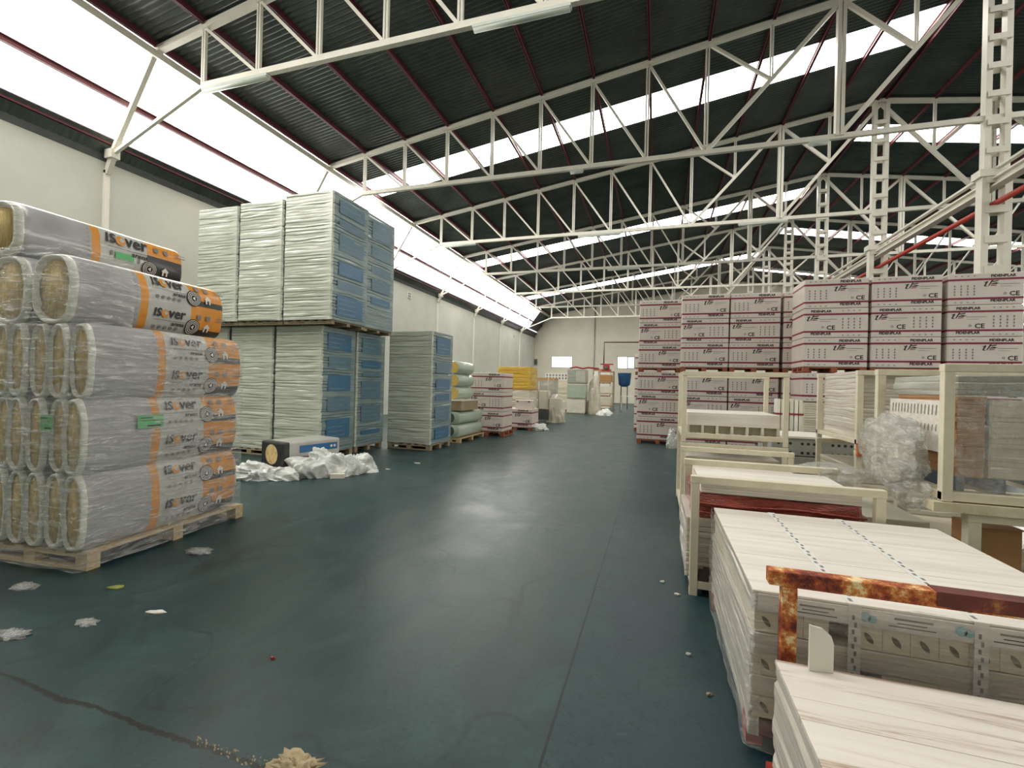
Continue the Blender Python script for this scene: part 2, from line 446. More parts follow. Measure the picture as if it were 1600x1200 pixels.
# steep glazed band along both eaves, dark sheet below it
def band(xa, xb, y0, y1, mat, name, corr):
    mb = MB()
    if corr: return sheet(xa, xb, y0, y1, name, mat)
    mb.add([(xa, y0, zroof(xa)+RT), (xb, y0, zroof(xb)+RT), (xb, y1, zroof(xb)+RT), (xa, y1, zroof(xa)+RT)], [(3, 2, 1, 0)])
    return struct(mb.build(name, mat))
XL = -12.10
band(XL, XE+.02, YB, 42.9, 'daylight_sheet', 'window_3', False)
band(XL, XE+.02, 42.9, YEND, 'roof_dark', 'ceiling', True)
sheet(XW-.1, XL, YB, YEND, lift=.02, amp=.008)
nw += 1
band(2*XR-XE-.02, 2*XR-XL, YB, 42.9, 'daylight_sheet', 'window_%d' % nw, False)
sheet(2*XR-XL, XWR+.1, YB, YEND, lift=.02, amp=.008)
band(XQ-.02, 2*XR-XL, 42.9, YEND, 'roof_dark', 'ceiling', True)
# wall cap (sheet closing wall top to the eave)
mb = MB(); mb.box(XW-.28, XW+.0, YB, YEND, 6.52, 6.72); struct(mb.build('trim_1', 'dark_grey'))
mb = MB(); mb.box(XWR-.0, XWR+.28, YB, YEND, 6.52, 6.72); struct(mb.build('trim_2', 'dark_grey'))

# ------------------------------------------------------------------ purlins
ordn = ['lowest', 'second', 'third', 'fourth', 'fifth', 'sixth', 'seventh', 'eighth', 'ninth', 'tenth', 'eleventh', 'twelfth', 'thirteenth']
def purlin(x, lab, zo=.02, h=.15, w=.07, grp='dark red roof purlins'):
    mb = MB(); z = zroof(x)+zo
    mb.box(x-w/2, x+w/2, YB, YEND, z, z+.02); mb.box(x-w/2, x+w/2, YB, YEND, z+h-.03, z+h-.01)
    mb.box(x-.012, x+.012, YB, YEND, z, z+h-.01)
    mb.build('roof_purlin', 'purlin_red')
    tag(D.objects[-1] if False else COL.objects[-1], lab, 'purlin', grp)
for i in range(0, 12):
    x = XE+DX*i
    purlin(x+(.03 if i else .12), 'dark red purlin under left roof slope, %s one counted from the left eave' % ordn[i])
    if i: purlin(2*XR-x, 'dark red purlin under right roof slope, %s one counted from the ridge' % ordn[12-i])
purlin(XR+.12, 'dark red purlin beside the roof ridge above the lattice columns')
purlin(XR-.12, 'dark red purlin just left of the roof ridge')
purlin(-11.60, 'dark red rail crossing the middle of the steep glazed band', -.03)
purlin(-12.16, 'dark red rail along the bottom of the steep glazed band', -.02, .16)
# pale eave beam under the top of the glazed band
mb = MB(); mb.box(XE-.07, XE+.09, YB, YEND-.3, ZE-.14, ZE+.02)
tag(mb.build('eave_beam', 'cream_paint'), 'pale box beam running the length of the hall between glazed band and dark roof', 'beam')

# ------------------------------------------------------------------ trusses
def member(name, p, q, w, h, parent, double=False, gap=.07):
    mb = MB()
    if double:
        for s in (-1, 1): mb.bar((p[0]+s*gap/2, p[1], p[2]), (q[0]+s*gap/2, q[1], q[2]), w*.45, h)
    else: mb.bar(p, q, w, h, up=(0, 1, 0))
    return mb.build(name, 'cream_paint', parent)
def make_truss():
    t = empty('roof_truss', (0, Y1, 0))
    for sgn in (1, -1):
        X = lambda i: XE+DX*i if sgn == 1 else 2*XR-(XE+DX*i)
        T = lambda i: (X(i), 0, ZE+(ZR-ZE)*i/12)
        Bn = lambda i: (X(i), 0, ZB)
        mb = MB(); mb.bar(T(0), (X(12), 0, ZR), .12, .13, up=(0, 1, 0)); mb.build('top_chord', 'cream_paint', t)
        mb = MB(); mb.bar(Bn(1), Bn(12), .12, .10, up=(0, 1, 0)); mb.build('bottom_chord', 'cream_paint', t)
        for i in range(1, 9): member('vertical', T(i), Bn(i), .09, .06, t, True, .062)
        for i in range(1, 8): member('diagonal', T(i), Bn(i+1), .06, .06, t)
        member('king_post', T(10), Bn(10), .17, .16, t, True, .10)
        d = Vector(T(10))-Vector(Bn(8)); mid = Vector(Bn(8))+d*.5
        member('main_diagonal', Bn(8), T(10), .09, .09, t)
        member('vertical', T(9), mid, .07, .06, t, True, .05)
        member('diagonal', T(8), mid, .07, .07, t)
        mid = (Vector(Bn(10))+Vector((X(12), 0, ZR)))*.5
        member('main_diagonal', Bn(10), (X(12), 0, ZR-.1), .10, .10, t)
        member('vertical', T(11), mid, .07, .06, t, True, .05)
        member('diagonal', T(10), mid, .10, .07, t)
        Wp = (XW+.22 if sgn == 1 else XWR-.22, 0, ZW)
        member('strut', Wp, (T(0)[0], 0, T(0)[2]-.05), .09, .10, t)
        member('strut', Wp, (Bn(1)[0], 0, Bn(1)[2]), .07, .07, t)
    return t
tr0 = make_truss(); trk = list(tr0.children)
tl = ['nearest the camera, cut by the top of the photo', 'second from the camera, meeting the front lattice column', 'third from the camera',
      'fourth from the camera', 'fifth from the camera', 'sixth from the camera', 'seventh from the camera, last before the end wall']
trusses = [tr0]
for k in range(1, 7):
    c = tr0.copy(); COL.objects.link(c); c.location.y = Y1+S*k; trusses.append(c)
    for ch in trk:
        d = ch.copy(); COL.objects.link(d); d.parent = c
for k, c in enumerate(trusses): tag(c, 'cream steel lattice roof truss, '+tl[k], 'roof truss', 'roof trusses')

# wall posts with bracket
def wall_post(y, sgn, lab):
    x = XW if sgn == 1 else XWR
    o = empty('wall_column', (x, y, 0), 0, lab, 'column', 'wall columns')
    mb = MB(); mb.box(0 if sgn == 1 else -.08, .08 if sgn == 1 else 0, -.05, .05, 0, ZW-.35); mb.build('shaft', 'white_panel', o)
    mb = MB(); mb.bar((.06*sgn, 0, ZW-.42), (.24*sgn, 0, ZW-.05), .13, .10, up=(0, 1, 0)); mb.box(min(.10*sgn, .34*sgn), max(.10*sgn, .34*sgn), -.09, .09, ZW-.10, ZW+.10)
    mb.build('bracket', 'cream_paint', o)
wl = ['behind the insulation packs at the left', 'second from the left', 'third from the left, behind the green board stacks', 'fourth from the left, just right of the green board stacks',
      'fifth from the left', 'sixth from the left', 'nearest the far corner']
for k in range(7): wall_post(Y1+S*k, 1, 'pale steel column on left wall, '+wl[k])

# lattice columns under the ridge
def lattice_column(k):
    y = Y1+S*k
    lab = ['', 'tall cream batten column at right, nearest and largest', 'second cream batten column from the right edge', 'third cream batten column along the ridge line',
           'fourth cream batten column along the ridge line', 'fifth cream batten column, close to the end wall', 'sixth cream batten column, last before the end wall'][k]
    o = empty('lattice_column', (XR, y, 0), 0, lab, 'column', 'columns under the ridge')
    hw = .20; pw = .13; z1 = 6.55
    for s in (-1, 1):
        mb = MB(); mb.box(s*hw-pw/2-(.03 if s < 0 else -.03)*0, s*hw+pw/2, -.11, .11, 0, z1); mb.build('post', 'cream_paint', o)
        mb = MB(); mb.box(s*(hw-.03)-pw/2*.85, s*(hw-.03)+pw/2*.85, -.09, .09, z1, ZR-.05); mb.build('post', 'cream_paint', o)
    z = .35
    while z < ZR-.3:
        mb = MB(); hh = .16 if z < z1 else .13
        mb.box(-hw, hw, -.125, -.105, z, z+hh); mb.box(-hw, hw, .105, .125, z, z+hh); mb.build('batten', 'cream_paint', o)
        z += .66 if z < z1 else .62
    mb = MB(); mb.box(-.33, .33, -.16, .16, z1-.12, z1+.04); mb.build('cap_plate', 'cream_paint', o)
    mb = MB(); mb.box(-.3, .3, -.25, .25, 0, .03); mb.build('base_plate', 'cream_paint', o)
for k in range(1, 7): lattice_column(k)
mb = MB()
mb.box(XR-.10, XR+.10, Y1, YEND-.3, 6.36, 6.40); mb.box(XR-.10, XR+.10, Y1, YEND-.3, 6.20, 6.24); mb.box(XR-.02, XR+.02, Y1, YEND-.3, 6.24, 6.36)
mb.box(XR-.05, XR+.05, Y1, YEND-.3, 6.58, 6.63)
tag(mb.build('longitudinal_beam', 'cream_paint'), 'cream steel beam tying the batten columns together at mid height', 'beam')
mb = MB(); mb.tube([(XR, Y1-2, 5.85), (XR, YEND-.4, 5.85)], .06, 12)
tag(mb.build('overhead_pipe', 'pipe_red'), 'bright red pipe running through the batten columns below the steel beam', 'pipe')

# tube lights
def lamp(x, k, L, lab, big=True):
    o = empty('tube_light', (x, Y1+S*k+(.0), ZB-.05), 0, lab, 'light', 'tube lights under the trusses')
    mb = MB(); mb.box(0, L, -.06, .06, -.06, -.0); mb.build('housing', 'tube_grey', o, bevel=.01)
    mb = MB(); mb.rings([[(xx, math.cos(a)*.055, -.06+math.sin(a)*.05) for a in [PI+PI*j/8 for j in range(9)]] for xx in (.02, L-.02)], 0, True); mb.build('diffuser', 'tube_grey', o)
lamp(-9.33, 0, 1.75, 'long closed tube light under left end of the nearest truss')
lamp(-3.15, 0, 1.70, 'long closed tube light under the nearest truss, near the top edge')
lamp(-2.5, 1, .38, 'short light box under the middle of the second truss')
lamp(3.4, 1, .42, 'short light box under the second truss, right of centre')
lamp(-9.25, 2, 1.6, 'tube light under left end of the third truss')
lamp(-3.2, 2, 1.7, 'tube light under middle of the third truss')
lamp(2.7, 2, 1.6, 'tube light under right part of the third truss')
lamp(-2.6, 3, 1.6, 'tube light under middle of the fourth truss')

# wall fittings
for i, (y, z, lab) in enumerate([(20.85, 6.08, 'small square grille high on left wall above the single board stack'), (39.0, 5.88, 'small square grille high on left wall near the far corner')]):
    o = MB(); o.box(XW, XW+.03, y-.17, y+.17, z-.15, z+.15)
    q = o.build('wall_vent', 'label_paper'); tag(q, lab, 'vent', 'wall vents')
    for a in (-.07, .07):
        s = MB(); s.box(XW+.03, XW+.035, y+a-.05, y+a+.05, z-.11, z-.01); s.box(XW+.03, XW+.035, y+a-.05, y+a+.05, z+.02, z+.11); s.build('opening', 'gray_box', q)
mb = MB(); mb.box(-12.3, -12.0, YEND-.12, YEND, 3.7, 4.3); q = mb.build('alarm_box', 'gray_box'); tag(q, 'small dark box on end wall beside the far left corner', 'box')
mb = MB(); mb.box(-12.2, -12.1, YEND-.13, YEND-.12, 3.85, 4.1); mb.build('cover', 'ink', q)
mb = MB(); mb.tube([(-6.1, YEND-.05, 0), (-6.1, YEND-.05, 9.6)], .05, 8); tag(mb.build('wall_pipe', 'zinc'), 'thin grey pipe rising up the end wall', 'pipe')
mb = MB(); mb.tube([(-4.9, YEND-2, 3.7), (-4.9, YEND-2, 5.84), (-1.2, YEND-2, 5.84)], .06, 8); mb.tube([(-1.2, YEND-2, 5.84), (-1.2, YEND-2, 0)], .06, 8); mb.tube([(-4.9, YEND-2, 3.7), (-4.9, YEND-2, 0)], .06, 8)
tag(mb.build('gantry_frame', 'purlin_red'), 'thin dark red tubular frame standing before the end wall', 'frame')

# ------------------------------------------------------------------ generic things
rnd = random.Random(3)
def pallet(x0, y0, L, W, lab, mat='pallet_wood', rz=0, z=0, H=.14, detail=True, cat='pallet', group='pallets'):
    """x0,y0 = front-left corner; L along x, W along y"""
    if not detail:
        mb = MB()
        for i in range(5): mb.box(0+.0, L, i*(W-.1)/4, i*(W-.1)/4+.1, H-.025, H)
        for i in range(3):
            for j in range(3): mb.box(i*(L-.12)/2, i*(L-.12)/2+.12, j*(W-.1)/2, j*(W-.1)/2+.1, .02, H-.025)
            mb.box(i*(L-.12)/2, i*(L-.12)/2+.12, 0, W, 0, .02)
        o = mb.build('pallet', mat, None, (x0, y0, z), rz); return tag(o, lab, cat, group)
    o = empty('pallet', (x0, y0, z), rz, lab, cat, group)
    for i in range(6):
        mb = MB(); a = i*(L-.1)/5; mb.box(a, a+.1, 0, W, H-.022, H); mb.build('top_board', mat, o)
    for j in range(3):
        b = j*(W-.1)/2
        mb = MB(); mb.box(0, L, b, b+.1, H-.044, H-.022); mb.build('stringer_board', mat, o)
        mb = MB(); mb.box(0, L, b, b+.1, 0, .022); mb.build('bottom_board', mat, o)
        for i in range(3):
            a = i*(L-.12)/2; mb = MB(); mb.box(a, a+.12, b, b+.1, .022, H-.044); mb.build('block', mat, o)
    return o

def stack_mesh(W, Dp, H, lh, jit, seed, groove=.006, cr=.03, lean=0, top=.0, nseg=5, wav=1.0):
    """layered wrapped stack, origin at front-left-bottom; returns MB. mats: 0 front/back,1 sides,2 top"""
    R = random.Random(seed); mb = MB(); n = max(1, int(round(H/lh))); lh = H/n
    def ring(z, off, ph):
        pts = []; side = []
        cs = [(cr, 0), (W-cr, 0), (W, cr), (W, Dp-cr), (W-cr, Dp), (cr, Dp), (0, Dp-cr), (0, cr)]
        for e in range(8):
            (ax, ay), (bx, by) = cs[e], cs[(e+1) % 8]
            k = nseg if e % 2 == 0 else 1
            for j in range(k):
                tt = j/k; x = ax+(bx-ax)*tt; y = ay+(by-ay)*tt
                nx, ny = x/W-.5, y/Dp-.5
                nz = noise.noise(Vector((x*3+seed, y*3+ph*.7, z*9)))*jit*wav
                zo = noise.noise(Vector((x*2.2, y*2.2+seed, ph*1.3)))*lh*.45
                q = off+nz
                dx = -q if e in (2, 3) and False else 0
                # move outward/inward
                if e == 0: y -= q
                elif e == 2: x += q
                elif e == 4: y += q
                elif e == 6: x -= q
                pts.append((x+lean*z, y, min(H, max(0, z+zo)) if 0 < z < H else z))
                side.append(0 if e in (0, 1, 4, 5, 7) else 1)
        return pts, side
    rings = []; off = 0
    for i in range(n):
        off = R.uniform(-jit, jit); tight = R.random() < .5
        r0, sd = ring(i*lh, off-groove*(1 if tight else .2), i); r1, _ = ring((i+.3)*lh, off, i); r2_, _ = ring((i+.85)*lh, off, i)
        rings += [r0, r1, r2_]
    rl, sd = ring(H, -.004, n); rings.append(rl)
    mb.rings(rings, 0, False, True, lambda i, k: 1 if sd[k] == 1 and k >= nseg and k < 2*nseg+1 else 0)
    mb.m[-1] = 2
    return mb

def wrapped(name, part, x, y, z, W, Dp, H, lh, jit, seed, mats, lab, cat, group=None, rz=0, **kw):
    mb = stack_mesh(W, Dp, H, lh, jit, seed, **kw)
    o = mb.build(name, mats, None, (x, y, z), rz); return tag(o, lab, cat, group)

# ------------------------------------------------------------------ green board stacks on the left
def board_stack(x, y, z, W, Dp, H, seed, lab, labels=0, far=False):
    o = wrapped('board_stack', '', x, y, z, W, Dp, H, .062, .009, seed, ['film_boards', 'film_side', 'film_boards'], lab, 'board stack', 'film-wrapped stacks of green boards', groove=.016, wav=.9)
    if labels:
        R = random.Random(seed+50); zz = H-.12
        while zz > .25:
            h = R.choice([.10, .16, .26, .34, .40]); 
            if zz-h < .06: break
            mb = MB(); n = 4
            fn = lambda u, v, l: (W+.012+l, u, v)
            a, b = .16+R.uniform(-.02, .02), Dp-.18
            put_rect(mb, a, b, zz-h, zz, fn, 0, 3)
            for q in range(int(h/.09)):
                v = zz-h+.05+q*.09
                if R.random() < .6: put_rect(mb, a+.06, b-R.uniform(.1, .4), v, v+.012, fn, 1, 1, .002)
            mb.build('printed_label', [R.choice(['blue_label', 'blue_print_pale', 'blue_label', 'blue_print_pale', 'blue_print_pale']), 'film_side'], o)
            zz -= h+R.uniform(.08, .2)
    return o
GZ = .13
# lower tier, front row
board_stack(-7.50, 7.46, GZ, 1.18, 1.06, 2.54, 11, 'film-wrapped green board stack, lower tier, right front corner, on the floor pallet', 1)
board_stack(-8.70, 7.46, GZ, 1.15, 1.06, 2.54, 12, 'film-wrapped green board stack, lower tier, middle of the front row')
board_stack(-9.92, 7.46, GZ, 1.16, 1.06, 2.54, 13, 'film-wrapped green board stack, lower tier, partly hidden behind insulation packs')
board_stack(-7.50, 8.58, GZ, 1.18, 1.08, 2.54, 14, 'film-wrapped board stack with blue labels, lower tier, second from the front on the aisle side', 1)
board_stack(-8.70, 8.58, GZ, 1.15, 1.08, 2.54, 15, 'film-wrapped board stack, lower tier, hidden in the second row')
# upper tier
UZ = 2.78
board_stack(-7.08, 7.20, UZ-.03, 1.16, 1.12, 2.46, 21, 'film-wrapped green board stack, upper tier, right front corner, tallest in view', 1)
board_stack(-8.24, 7.20, UZ-.03, 1.13, 1.12, 2.40, 22, 'film-wrapped green board stack, upper tier, middle of the front row')
board_stack(-9.38, 7.20, UZ-.03, 1.11, 1.12, 2.37, 23, 'film-wrapped green board stack, upper tier, leftmost')
board_stack(-7.16, 8.38, UZ-.03, 1.16, 1.08, 2.48, 24, 'film-wrapped board stack with blue labels, upper tier, second row on the aisle side', 1)
board_stack(-8.34, 8.38, UZ-.03, 1.13, 1.08, 2.43, 25, 'film-wrapped board stack, upper tier, hidden in the second row')
for (x, y, z, lab) in [(-7.50, 7.46, 0, 'worn pallet on the floor under right front board stack'), (-8.70, 7.46, 0, 'worn pallet on the floor under middle board stack'),
                       (-9.92, 7.46, 0, 'worn pallet on the floor under leftmost lower board stack'), (-7.50, 8.58, 0, 'worn pallet on the floor under second-row aisle board stack'),
                       (-8.70, 8.58, 0, 'worn pallet on the floor under hidden second-row board stack')]:
    pallet(x, y, 1.16, 1.04, lab, 'pallet_grey', 0, z, .13)
for (x, y, lab) in [(-7.08, 7.25, 'thin pallet between tiers at the right front corner'), (-8.24, 7.25, 'thin pallet between tiers, middle of front row'), (-9.38, 7.25, 'thin pallet between tiers at the left'),
                    (-7.16, 8.40, 'thin pallet between tiers, second row on the aisle side'), (-8.34, 8.40, 'thin pallet between tiers, hidden second row')]:
    pallet(x, y, 1.12, 1.04, lab, 'pallet_grey', 0, 2.672, .076)
# single separate stack
board_stack(-6.16, 9.55, GZ, 1.18, 1.10, 2.66, 31, 'single low film-wrapped green board stack right of the double tier', 1)
pallet(-6.14, 9.57, 1.14, 1.05, 'worn pallet under the single low board stack', 'pallet_grey', 0, 0, .13)

# ------------------------------------------------------------------ insulation packs (front left)
IR = math.radians(5.5)
IO = Vector((-4.36, 2.49, 0))
def ipos(lx, ly): # local x to the left
    return (IO.x-math.cos(IR)*lx-math.sin(IR)*ly, IO.y-math.sin(IR)*lx+math.cos(IR)*ly)
def pack_section(hw, hh, e=3.2, n=36):
    out = []
    for k in range(n):
        a = 2*PI*k/n+PI/n; c, s = math.cos(a), math.sin(a)
        out.append((hw*math.copysign(abs(c)**(2/e), c), hh*math.copysign(abs(s)**(2/e), s)))
    return out
def make_pack(W, H, L, seed, printed=True, e=3.2, strong=False, mouth=(.70, .82), full=True):
    """origin at centre-bottom of near end, length along +y; side +x printed"""
    o = empty('insulation_pack'); R = random.Random(seed)
    hw, hh = W/2, H/2; sec = pack_section(hw, hh, e)
    def ring(y, s, sz=None, j=.004):
        sz = s if sz is None else sz
        return [(a*s+noise.noise(Vector((a*9, y*5, b*9+seed)))*j*2, y+noise.noise(Vector((a*20, seed, b*20)))*j*1.6, hh+b*sz+noise.noise(Vector((a*7, y*4+seed, b*7)))*j) for a, b in sec]
    mb = MB()
    ys = [.045, 0.0, .012, .05, .10, .2, .40, .58, .72, .86, .88]
    rr = [ring(.045, mouth[0], mouth[1]), ring(.0, .82, .90), ring(.008, .92, .95), ring(.045, .985, .985)]
    ymarks = [.10, .25, L*.30, L*.352, L*.365, L*.415, L*.43, L*.55, L*.70, L*.715, L*.725, L*.85, L*.96]
    for y in ymarks: rr.append(ring(y, 1.0+.012*math.sin(y*3)))
    rr += [ring(L-.03, .97), ring(L, .86), ring(L-.03, .6, .7)]
    sy = [min(p[1] for p in r) for r in rr]
    n = len(sec)
    def mf(i, k):
        if i < 3: return 0
        yc = sum(p[1] for p in rr[i])/n
        zc = hh+(sec[k][1]+sec[(k+1) % n][1])/2; fz = zc/H
        if i >= len(rr)-3: return 0
        if yc < L*.358: return 1
        if yc < L*.412: return 3 if printed else 1
        if yc < L*.712: return 2
        if not printed: return 2
        if strong: return 4 if fz < .52 else 3
        f = (fz*2) % 1.0
        return 4 if f < .40 else 3
    mb.rings(rr, 0, True, False, mf)
    mb.build('bag', ['bag_white', 'bag_grey', 'bag_light', 'orange_print', 'black_print'], o)
    wv = MB(); wr = []
    for y, s1 in ((.02, .97), (.10, 1.0), (L-.1, .9)):
        wr.append([(a*mouth[0]*1.06*s1, y+abs(noise.noise(Vector((a*30, b*4, seed))))*.03, hh+b*mouth[1]*1.02*s1) for a, b in sec])
    wv.rings(wr, 0, True, True); wv.build('wool', 'wool', o)
    if printed:
        def fn(u, v, l=0):
            b = max(-.999, min(.999, (v-hh)/hh)); x = hw*(1-abs(b)**e)**(1/e)
            return (x*(1.0+.012*math.sin(u*3))+.012+l, u, v)
        pr = MB()
        def logo(u, v, h):
            bold = h*.045
            wI = put_text(pr, 'IS', u, v, h, fn, 0, bold=bold, width=h*.95, shear=.15)
            put_disc(pr, u+h*1.42, v+h*.42, h*.50, fn, 1, 22, .001); 
            put_disc(pr, u+h*1.52, v+h*.48, h*.24, fn, 3, 16, .002)
            put_text(pr, 'ver', u+h*1.95, v, h*.86, fn, 0, bold=bold, width=h*2.3, shear=.1)
            put_rect(pr, u+h*.1, u+h*4.3, v-h*.42, v-h*.38, fn, 0)
            put_text(pr, 'arena', u+h*2.5, v-h*.95, h*.34, fn, 0, bold=bold*.5, width=h*1.7, shear=.2)
        if strong:
            logo(L*.445, H*.66, .095); put_rect(pr, L*.50, L*.62, H*.36, H*.50, fn, 4, 2); put_rect(pr, L*.47, L*.485, H*.4, H*.5, fn, 5, 2); put_rect(pr, L*.65, L*.66, H*.36, H*.46, fn, 5, 2)
            rows = [(H*.30, L*.73)]
        else:
            for q in (0, .5): logo(L*.45, H*(.30+q), .078)
            rows = [(H*.20, L*.735), (H*.70, L*.735)]
            for q in (0, .5):
                for j in range(5): put_disc(pr, L*.47+j*.058, H*(.13+q*.98), .016, fn, 5, 10)
        for zc, yc in rows:
            put_disc(pr, yc, zc, .082, fn, 0, 22, .001)
            for r1 in (.072, .056, .04): put_disc(pr, yc, zc, r1, fn, 2, 22, .002, r1-.006)
            put_poly(pr, [(yc-.02, zc), (yc+.012, zc+.022), (yc+.012, zc-.022)], fn, 2, .003)
            # house icon
            yy = yc+.17
            put_poly(pr, [(yy-.045, zc+.01), (yy, zc+.05), (yy+.045, zc+.01), (yy+.03, zc+.01), (yy+.03, zc-.035), (yy-.03, zc-.035), (yy-.03, zc+.01)], fn, 2, .001)
            put_poly(pr, [(yy-.012, zc-.035), (yy-.012, zc), (yy+.012, zc), (yy+.012, zc-.035)], fn, 0, .002)
        oz = [H*.40, H*.90] if not strong else [H*.78]
        for zc in oz:
            for j in range(2): put_rect(pr, L*.76+j*.11, L*.76+j*.11+.05, zc-.035, zc+.015, fn, 5, 1, .001)
            put_rect(pr, L*.76+.24, L*.76+.36, zc-.03, zc-.02, fn, 5, 1, .001); put_rect(pr, L*.76+.24, L*.76+.36, zc, zc+.008, fn, 5, 1, .001)
        for j in range(10): put_text(pr, '<', L*.335, H*(.08+j*.09), .02, fn, 5)
        pr.build('printed_lettering', ['ink', 'orange_print', 'white_print', 'bag_light', 'green_print', 'ink_grey'], o)
    return o
def place(o, lx, ly, z, rz=0):
    x, y = ipos(lx, ly); o.location = (x, y, z); o.rotation_euler.z = IR+rz
L1 = 1.56
packs = []
lay = ['bottom layer', 'second layer', 'third layer']
posn = ['outermost beside the aisle', 'second from the aisle', 'third from the aisle', 'fourth from the aisle', 'fifth from the aisle', 'sixth from the aisle']
pA = make_pack(.23, .64, L1, 1, e=2.5, mouth=(.68, .86)); kA = list(pA.children)
pB = make_pack(.208, .64, L1, 2, printed=False, e=2.5, mouth=(.68, .86)); kB = list(pB.children)
def clone(src, ch):
    c = src.copy(); COL.objects.link(c)
    for q in ch:
        d = q.copy(); COL.objects.link(d); d.parent = c
    return c
first = {0: True, 1: True}
for l in range(3):
    for i in range(6):
        if i == 0: o = pA if first[0] else clone(pA, kA); first[0] = False
        else: o = pB if first[1] else clone(pB, kB); first[1] = False
        place(o, .115+.2105*i+(.01 if l == 0 and i else 0), rnd.uniform(-.03, .02)-.03, .145+.617*l)
        tag(o, 'grey wrapped mineral wool pack, %s, %s' % (lay[l], posn[i]), 'insulation pack', 'mineral wool packs on the front left pallet')
a = make_pack(.465, .60, 1.50, 5, e=2.7, mouth=(.66, .80)); place(a, .425, -.02, 1.995)
tag(a, 'fat wool pack with orange print lying on the third layer, aisle side', 'insulation pack', 'mineral wool packs on the front left pallet')
a = make_pack(.465, .60, 1.50, 6, printed=False, e=2.7, mouth=(.66, .80)); place(a, .915, -.02, 1.995)
tag(a, 'fat wool pack lying on the third layer, left one of the two', 'insulation pack', 'mineral wool packs on the front left pallet')
a = make_pack(.62, .48, 1.50, 7, e=3.2, strong=True, mouth=(.72, .74)); place(a, 1.10, -.02, 2.59, math.radians(-1.5))
tag(a, 'topmost wool pack, unwrapped, with green seal and bold orange and black end', 'insulation pack', 'mineral wool packs on the front left pallet')
px, py = ipos(1.24, 0); pallet(px, py, 1.24, 1.6, 'light wooden pallet under the front left insulation packs', 'pallet_wood', IR, 0, .145)
# green stickers
mb = MB(); x, y = ipos(.30, -.075)
def stk(lx, ly, z, w, h, side, lab):
    x, y = ipos(lx, ly); mb = MB()
    fn = (lambda u, v, l=0: (u, -l, v)) if side == 'f' else (lambda u, v, l=0: (l, u, v))
    put_rect(mb, 0, w, 0, h, fn, 0); put_rect(mb, w*.1, w*.6, h*.75, h*.82, fn, 1, 1, .001); put_rect(mb, w*.1, w*.8, h*.55, h*.59, fn, 1, 1, .001); put_rect(mb, w*.35, w*.9, h*.1, h*.22, fn, 1, 1, .001)
    tag(mb.build('green_sticker', ['green_print', 'ink'], None, (x, y, z), IR), lab, 'sticker', 'green stickers')
stk(.40, -.085, 1.13, .13, .13, 'f', 'pale green sticker on the wrapped end of the second layer')
stk(-.022, .36, 1.12, .24, .12, 's', 'pale green sticker on the long side of the second layer')
# clear wrap round the block
def wrap_sheet(pts, z0, z1, name, lab, cat, mat='clear_film', seed=0, amp=.012, nz=10, sub=10, parent=None):
    mb = MB(); P = []
    for (a, b) in zip(pts, pts[1:]):
        for k in range(sub): P.append((a[0]+(b[0]-a[0])*k/sub, a[1]+(b[1]-a[1])*k/sub))
    P.append(pts[-1]); n = len(P); vs = []
    for j in range(nz+1):
        z = z0+(z1-z0)*j/nz
        for i, (x, y) in enumerate(P):
            d = noise.noise(Vector((x*6+seed, y*6, z*7)))*amp
            vs.append((x+d, y-d, z+noise.noise(Vector((x*4, y*4, j+seed)))*amp*1.5))
    mb.add(vs, [(j*n+i, j*n+i+1, (j+1)*n+i+1, (j+1)*n+i) for j in range(nz) for i in range(n-1)], 0, True)
    o = mb.build(name, mat, parent)
    if lab: tag(o, lab, cat)
    return o
wrap_sheet([ipos(1.30, -.10), ipos(.0, -.10), ipos(-.035, -.07), ipos(-.035, 1.5), ipos(0, 1.56)], .03, 2.0, 'stretch_wrap', 'clear stretch film wound round the lower three layers of wool packs', 'plastic film', seed=2, nz=24, sub=14, mat='taut_film')
wrap_sheet([ipos(1.30, -.13), ipos(.42, -.14), ipos(.17, -.10), ipos(.17, .45)], 1.99, 2.62, 'stretch_wrap', 'loose clear film hanging over the open ends of the fourth layer of wool packs', 'plastic film', seed=4, nz=14, sub=12, mat='taut_film', amp=.03)

